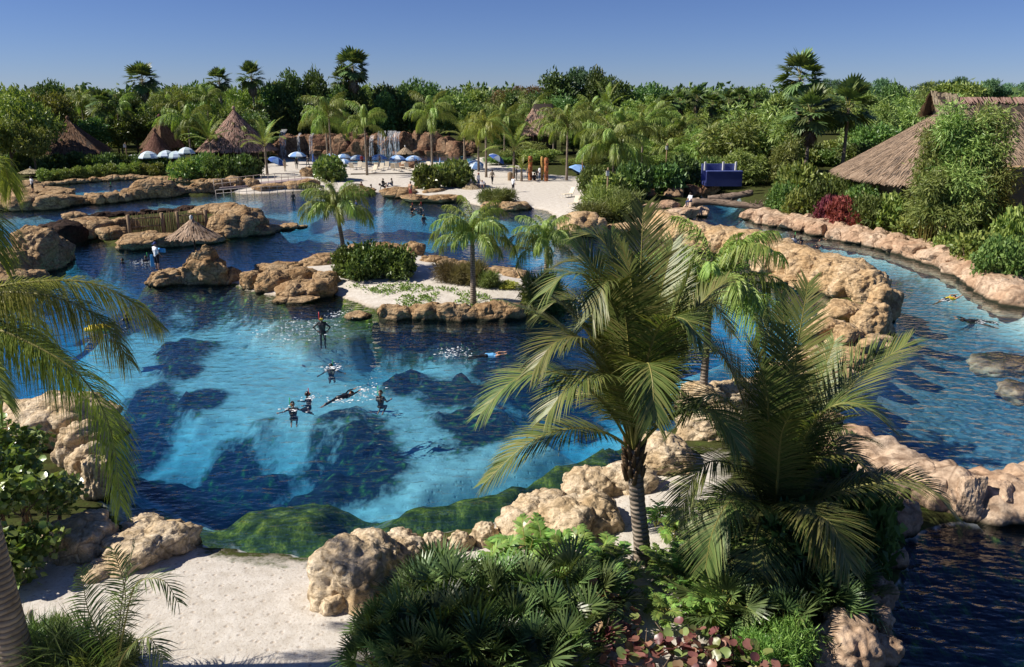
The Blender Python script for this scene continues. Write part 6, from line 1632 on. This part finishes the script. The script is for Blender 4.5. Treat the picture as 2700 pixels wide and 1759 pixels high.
man = gd(417, 713, 2.6, 'hold', ST_, 'person in a white shirt and dark shorts standing on the long flat boulder', z=1.0, cap='shirt_blue')
sw(850, 876, .93, math.pi, 'hips', WS, 'person in a black wetsuit with hands on hips wading by the island ramp', snorkel='red_plastic', mask='yellow_plastic')
sw(872, 962, 1.38, .3, 'spread', WS, 'swimmer upright in the water with a green snorkel, apart from the group of four', snorkel='green_plastic', mask='black_plastic', scale=.82)
sw(772, 1078, 1.16, math.pi + .2, 'spread', WS, 'person in a black wetsuit with arms spread on the water', snorkel='green_plastic', scale=.82)
sw(812, 1040, 1.32, -1.0, 'float', WS, 'swimmer upright with a yellow mask behind the one with spread arms', snorkel='red_plastic', mask='yellow_plastic', scale=.82)
prone(902, 1045, .75, WS, 'swimmer face down with a red snorkel between two upright ones', snorkel='red_plastic', z=-.02, scale=.82)
sw(1003, 1046, 1.18, math.pi - .3, 'float', WS, 'swimmer seen from behind beside a burst of white splash', snorkel='green_plastic', scale=.82)
prone(1290, 936, 1.5, VB, 'face down swimmer in a light blue vest', z=-.02, scale=.82)
prone(1385, 653, -1.5, WS, 'face down snorkeller in the open lagoon behind the island', snorkel='green_plastic')
sw(773, 526, .9, .1, 'stand', WS, 'person in a black wetsuit wading below the ramp', snorkel=None)
sw(940, 545, 1.05, 2.2, 'float', NB, 'person in a navy shirt wading behind the island palm')
sw(1086, 562, .98, 1.0, 'float', WS, 'wader in black with an orange red snorkel of the wading pair', snorkel='red_plastic', mask='yellow_plastic')
sw(1109, 560, .9, -.8, 'spread', WS, 'taller wader in black of the wading pair', hair='hair_brown', snorkel='red_plastic')
sw(1117, 576, 1.36, .5, 'float', WS, 'swimmer low in the water just below the wading pair', mask='yellow_plastic')
gd(1016, 515, -1.4, 'bend', WS, 'person in black bending over at the sandy shore', z=.1)
gd(1083, 522, 2.7, 'hold', RS, 'person in red shorts standing on the beach rocks', z=.55)
gd(1010, 492, 1.0, 'sit', WS, 'person in black sitting on the sand of the seated pair'); gd(1034, 491, -1.2, 'sit', ('wetsuit', 'jeans', 2, True), 'person in black and blue sitting on the sand of the seated pair')
gd(953, 500, .8, 'sit', RS, 'person in red shorts sitting on the shore behind the island palm', hair='hair_brown')
gd(980, 508, -1.3, 'sit', WS, 'person in black sitting on the shore rocks behind the island palm')
gd(1353, 507, 2.4, 'hold', SP, 'person in a white shirt and black trousers on the open sand', hair='hair_brown')
gd(1298, 486, .4, 'walk', TN, 'person in a tan shirt beside the sapling palm'); gd(1362, 476, 1.6, 'stand', WS, 'dark clad person beside the tan bin')
gd(1262, 496, .9, 'stand', ('shirt_white', 'jeans', 1, False), 'person with a red cap behind the dark parasol', cap='red_cloth'); gd(1277, 506, -.4, 'bend', ('shirt_white', 'dark_cloth', 1, True), 'person in a black and white outfit beside the dark parasol')
gd(1394, 474, .2, 'stand', TN, 'person in tan in front of the lone totem'); gd(1409, 476, 0, 'sit', WS, 'small person sitting between the totems'); gd(1424, 475, -.2, 'hold', WJ, 'person in a white top before the totem pair'); gd(1415, 474, 0, 'stand', WS, 'dark clad person standing between the totems', scale=.75)
gd(783, 447, .4, 'stand', WS, 'person in black below the lone beach umbrella', cap='green_plastic'); gd(812, 440, -.6, 'walk', WS, 'person in black walking near the closed umbrella'); gd(752, 452, 1.0, 'stand', ('shirt_tan', 'shirt_tan', 1, True), 'person in pale clothes by the navy umbrella')
gd(978, 440, .3, 'stand', WS, 'person in black under the umbrella row'); gd(1002, 441, -.5, 'walk', WS, 'person in black between the middle umbrellas'); gd(1098, 452, .2, 'stand', WS, 'person in black at the flat brown boulder'); gd(955, 438, .2, 'stand', ('red_cloth', 'dark_cloth', 1, False), 'person in a red top under the umbrella row')
gd(88, 507, -.5, 'hold', ST_, 'person in a white shirt on the left rock platform', z=.9); sw(118, 514, .7, 1.2, 'stand', WS, 'person in black wading behind the left rock platform')
sw(290, 492, 1.4, .4, 'spread', WS, 'swimmer by the hedge bank in the back lagoon', snorkel='green_plastic'); prone(447, 492, 1.2, WS, 'swimmer face down in the back lagoon')
sw(385, 688, 1.38, .6, 'float', WS, 'snorkeller with a green snorkel behind the man in white', snorkel='green_plastic'); sw(322, 690, 1.5, 1.2, 'stand', WS, 'swimmer with only the head above water near the yellow green palm leaf')
p = W(1820, 532, 1.45); person(p, -.9, 'perch', WJ, 'person in a white shirt and jeans sitting on the fallen trunk')
sw(2092, 636, 1.25, .3, 'float', SP, 'swimmer in white and black in the river with a green snorkel', snorkel='green_plastic'); sw(2110, 637, 1.36, -.4, 'float', WS, 'swimmer beside the white clad one in the river', mask='yellow_plastic'); prone(2140, 634, 1.5, WS, 'swimmer face down behind the river pair')
prone(2495, 787, 1.1, ('yellow_plastic', 'wetsuit', 0, False), 'face down swimmer in a yellow vest in the river'); prone(2580, 846, -1.25, WS, 'face down snorkeller in the open river with a green snorkel', snorkel='green_plastic')
prone(2150, 655, 0.5, WS, 'face down swimmer against the pink river bank'); sw(1180, 436, 1.4, 0, 'stand', WS, 'swimmer in the far pool near the closed umbrella', ); sw(1105, 427, 1.3, 0, 'spread', WS, 'swimmer in the far pool behind the last umbrella')
# what the man on the boulder carries, and a yellow float
p = man.location; b = MB(); b.box((0, 0, 0), (.13, .62, .2)); b.tube([(-.0, -.3, .06), (0, .35, .06)], .09, 8)
thing('folded_float', 'folded light blue float under the arm of the person in white', 'float', (p[0] + .28, p[1] + .12, p[2] + 1.22), 1.2, None, b.mesh('folded_float', M['blue_plastic']))
b = MB(); b.box((0, 0, .35), (.22, .04, .75), 0, 0, .6); thing('swim_fin', 'long light blue fin hanging beside the person in white', 'fin', (p[0] - .28, p[1] - .05, p[2] + .28), .6, None, b.mesh('swim_fin', M['blue_plastic']))
p = W(262, 868, 0); t = thing('yellow_float', 'yellow inflatable float behind the hanging palm leaf', 'float', p, .15, None, None, (.75, .75, .75))
for y in (-.32, .32):
    b = MB(); b.tube([(-.8, y, .08), (0, y * 1.05, .12), (.8, y, .08)], [.14, .17, .13], 10); link('tube', b.mesh('tube', M['yellow_plastic']), t)
b = MB(); b.box((0, 0, .04), (1.4, .6, .08)); link('floor', b.mesh('floor', M['yellow_plastic']), t)
sw(305, 872, 1.3, -1.2, 'float', WS, 'swimmer beside the yellow float'); sw(335, 842, 1.4, .5, 'spread', WS, 'swimmer behind the yellow float', mask='yellow_plastic')

# splashes and foam
M['foam'] = plain('white foam', (.8, .83, .85), .5, .1, 8.0)
def splash(px, py, wpx, hpx, n, seed, hz=.15):
    p = W(px, py); s = mpp(p); r2 = np.random.RandomState(seed); b = MB(); dy = abs(W(px, py - hpx / 2)[1] - W(px, py + hpx / 2)[1])
    for i in range(n):
        x, y = r2.randn() * wpx * s * .28, r2.randn() * dy * .28; r = r2.uniform(.008, .03)
        if i % 3: b.ball((x, y, .006), (r * r2.uniform(1.5, 4.5), r * r2.uniform(1, 2), .008), 0, 7, 3)
        else: b.ball((x, y, abs(r2.randn()) * hz), r * .8, 0, 5, 3)
    struct(link('splash', b.mesh('splash', M['foam']), None, p), 'stuff')
for i, q in enumerate([(800, 868, 190, 60, 200), (872, 970, 70, 16, 60), (972, 1032, 70, 40, 80), (1195, 930, 80, 30, 90), (372, 692, 60, 10, 60), (890, 830, 60, 20, 60), (773, 1080, 60, 14, 40), (820, 1048, 50, 12, 30), (905, 1056, 60, 12, 40), (2495, 792, 40, 10, 30), (2590, 850, 50, 10, 30)]): splash(*q, seed=i)
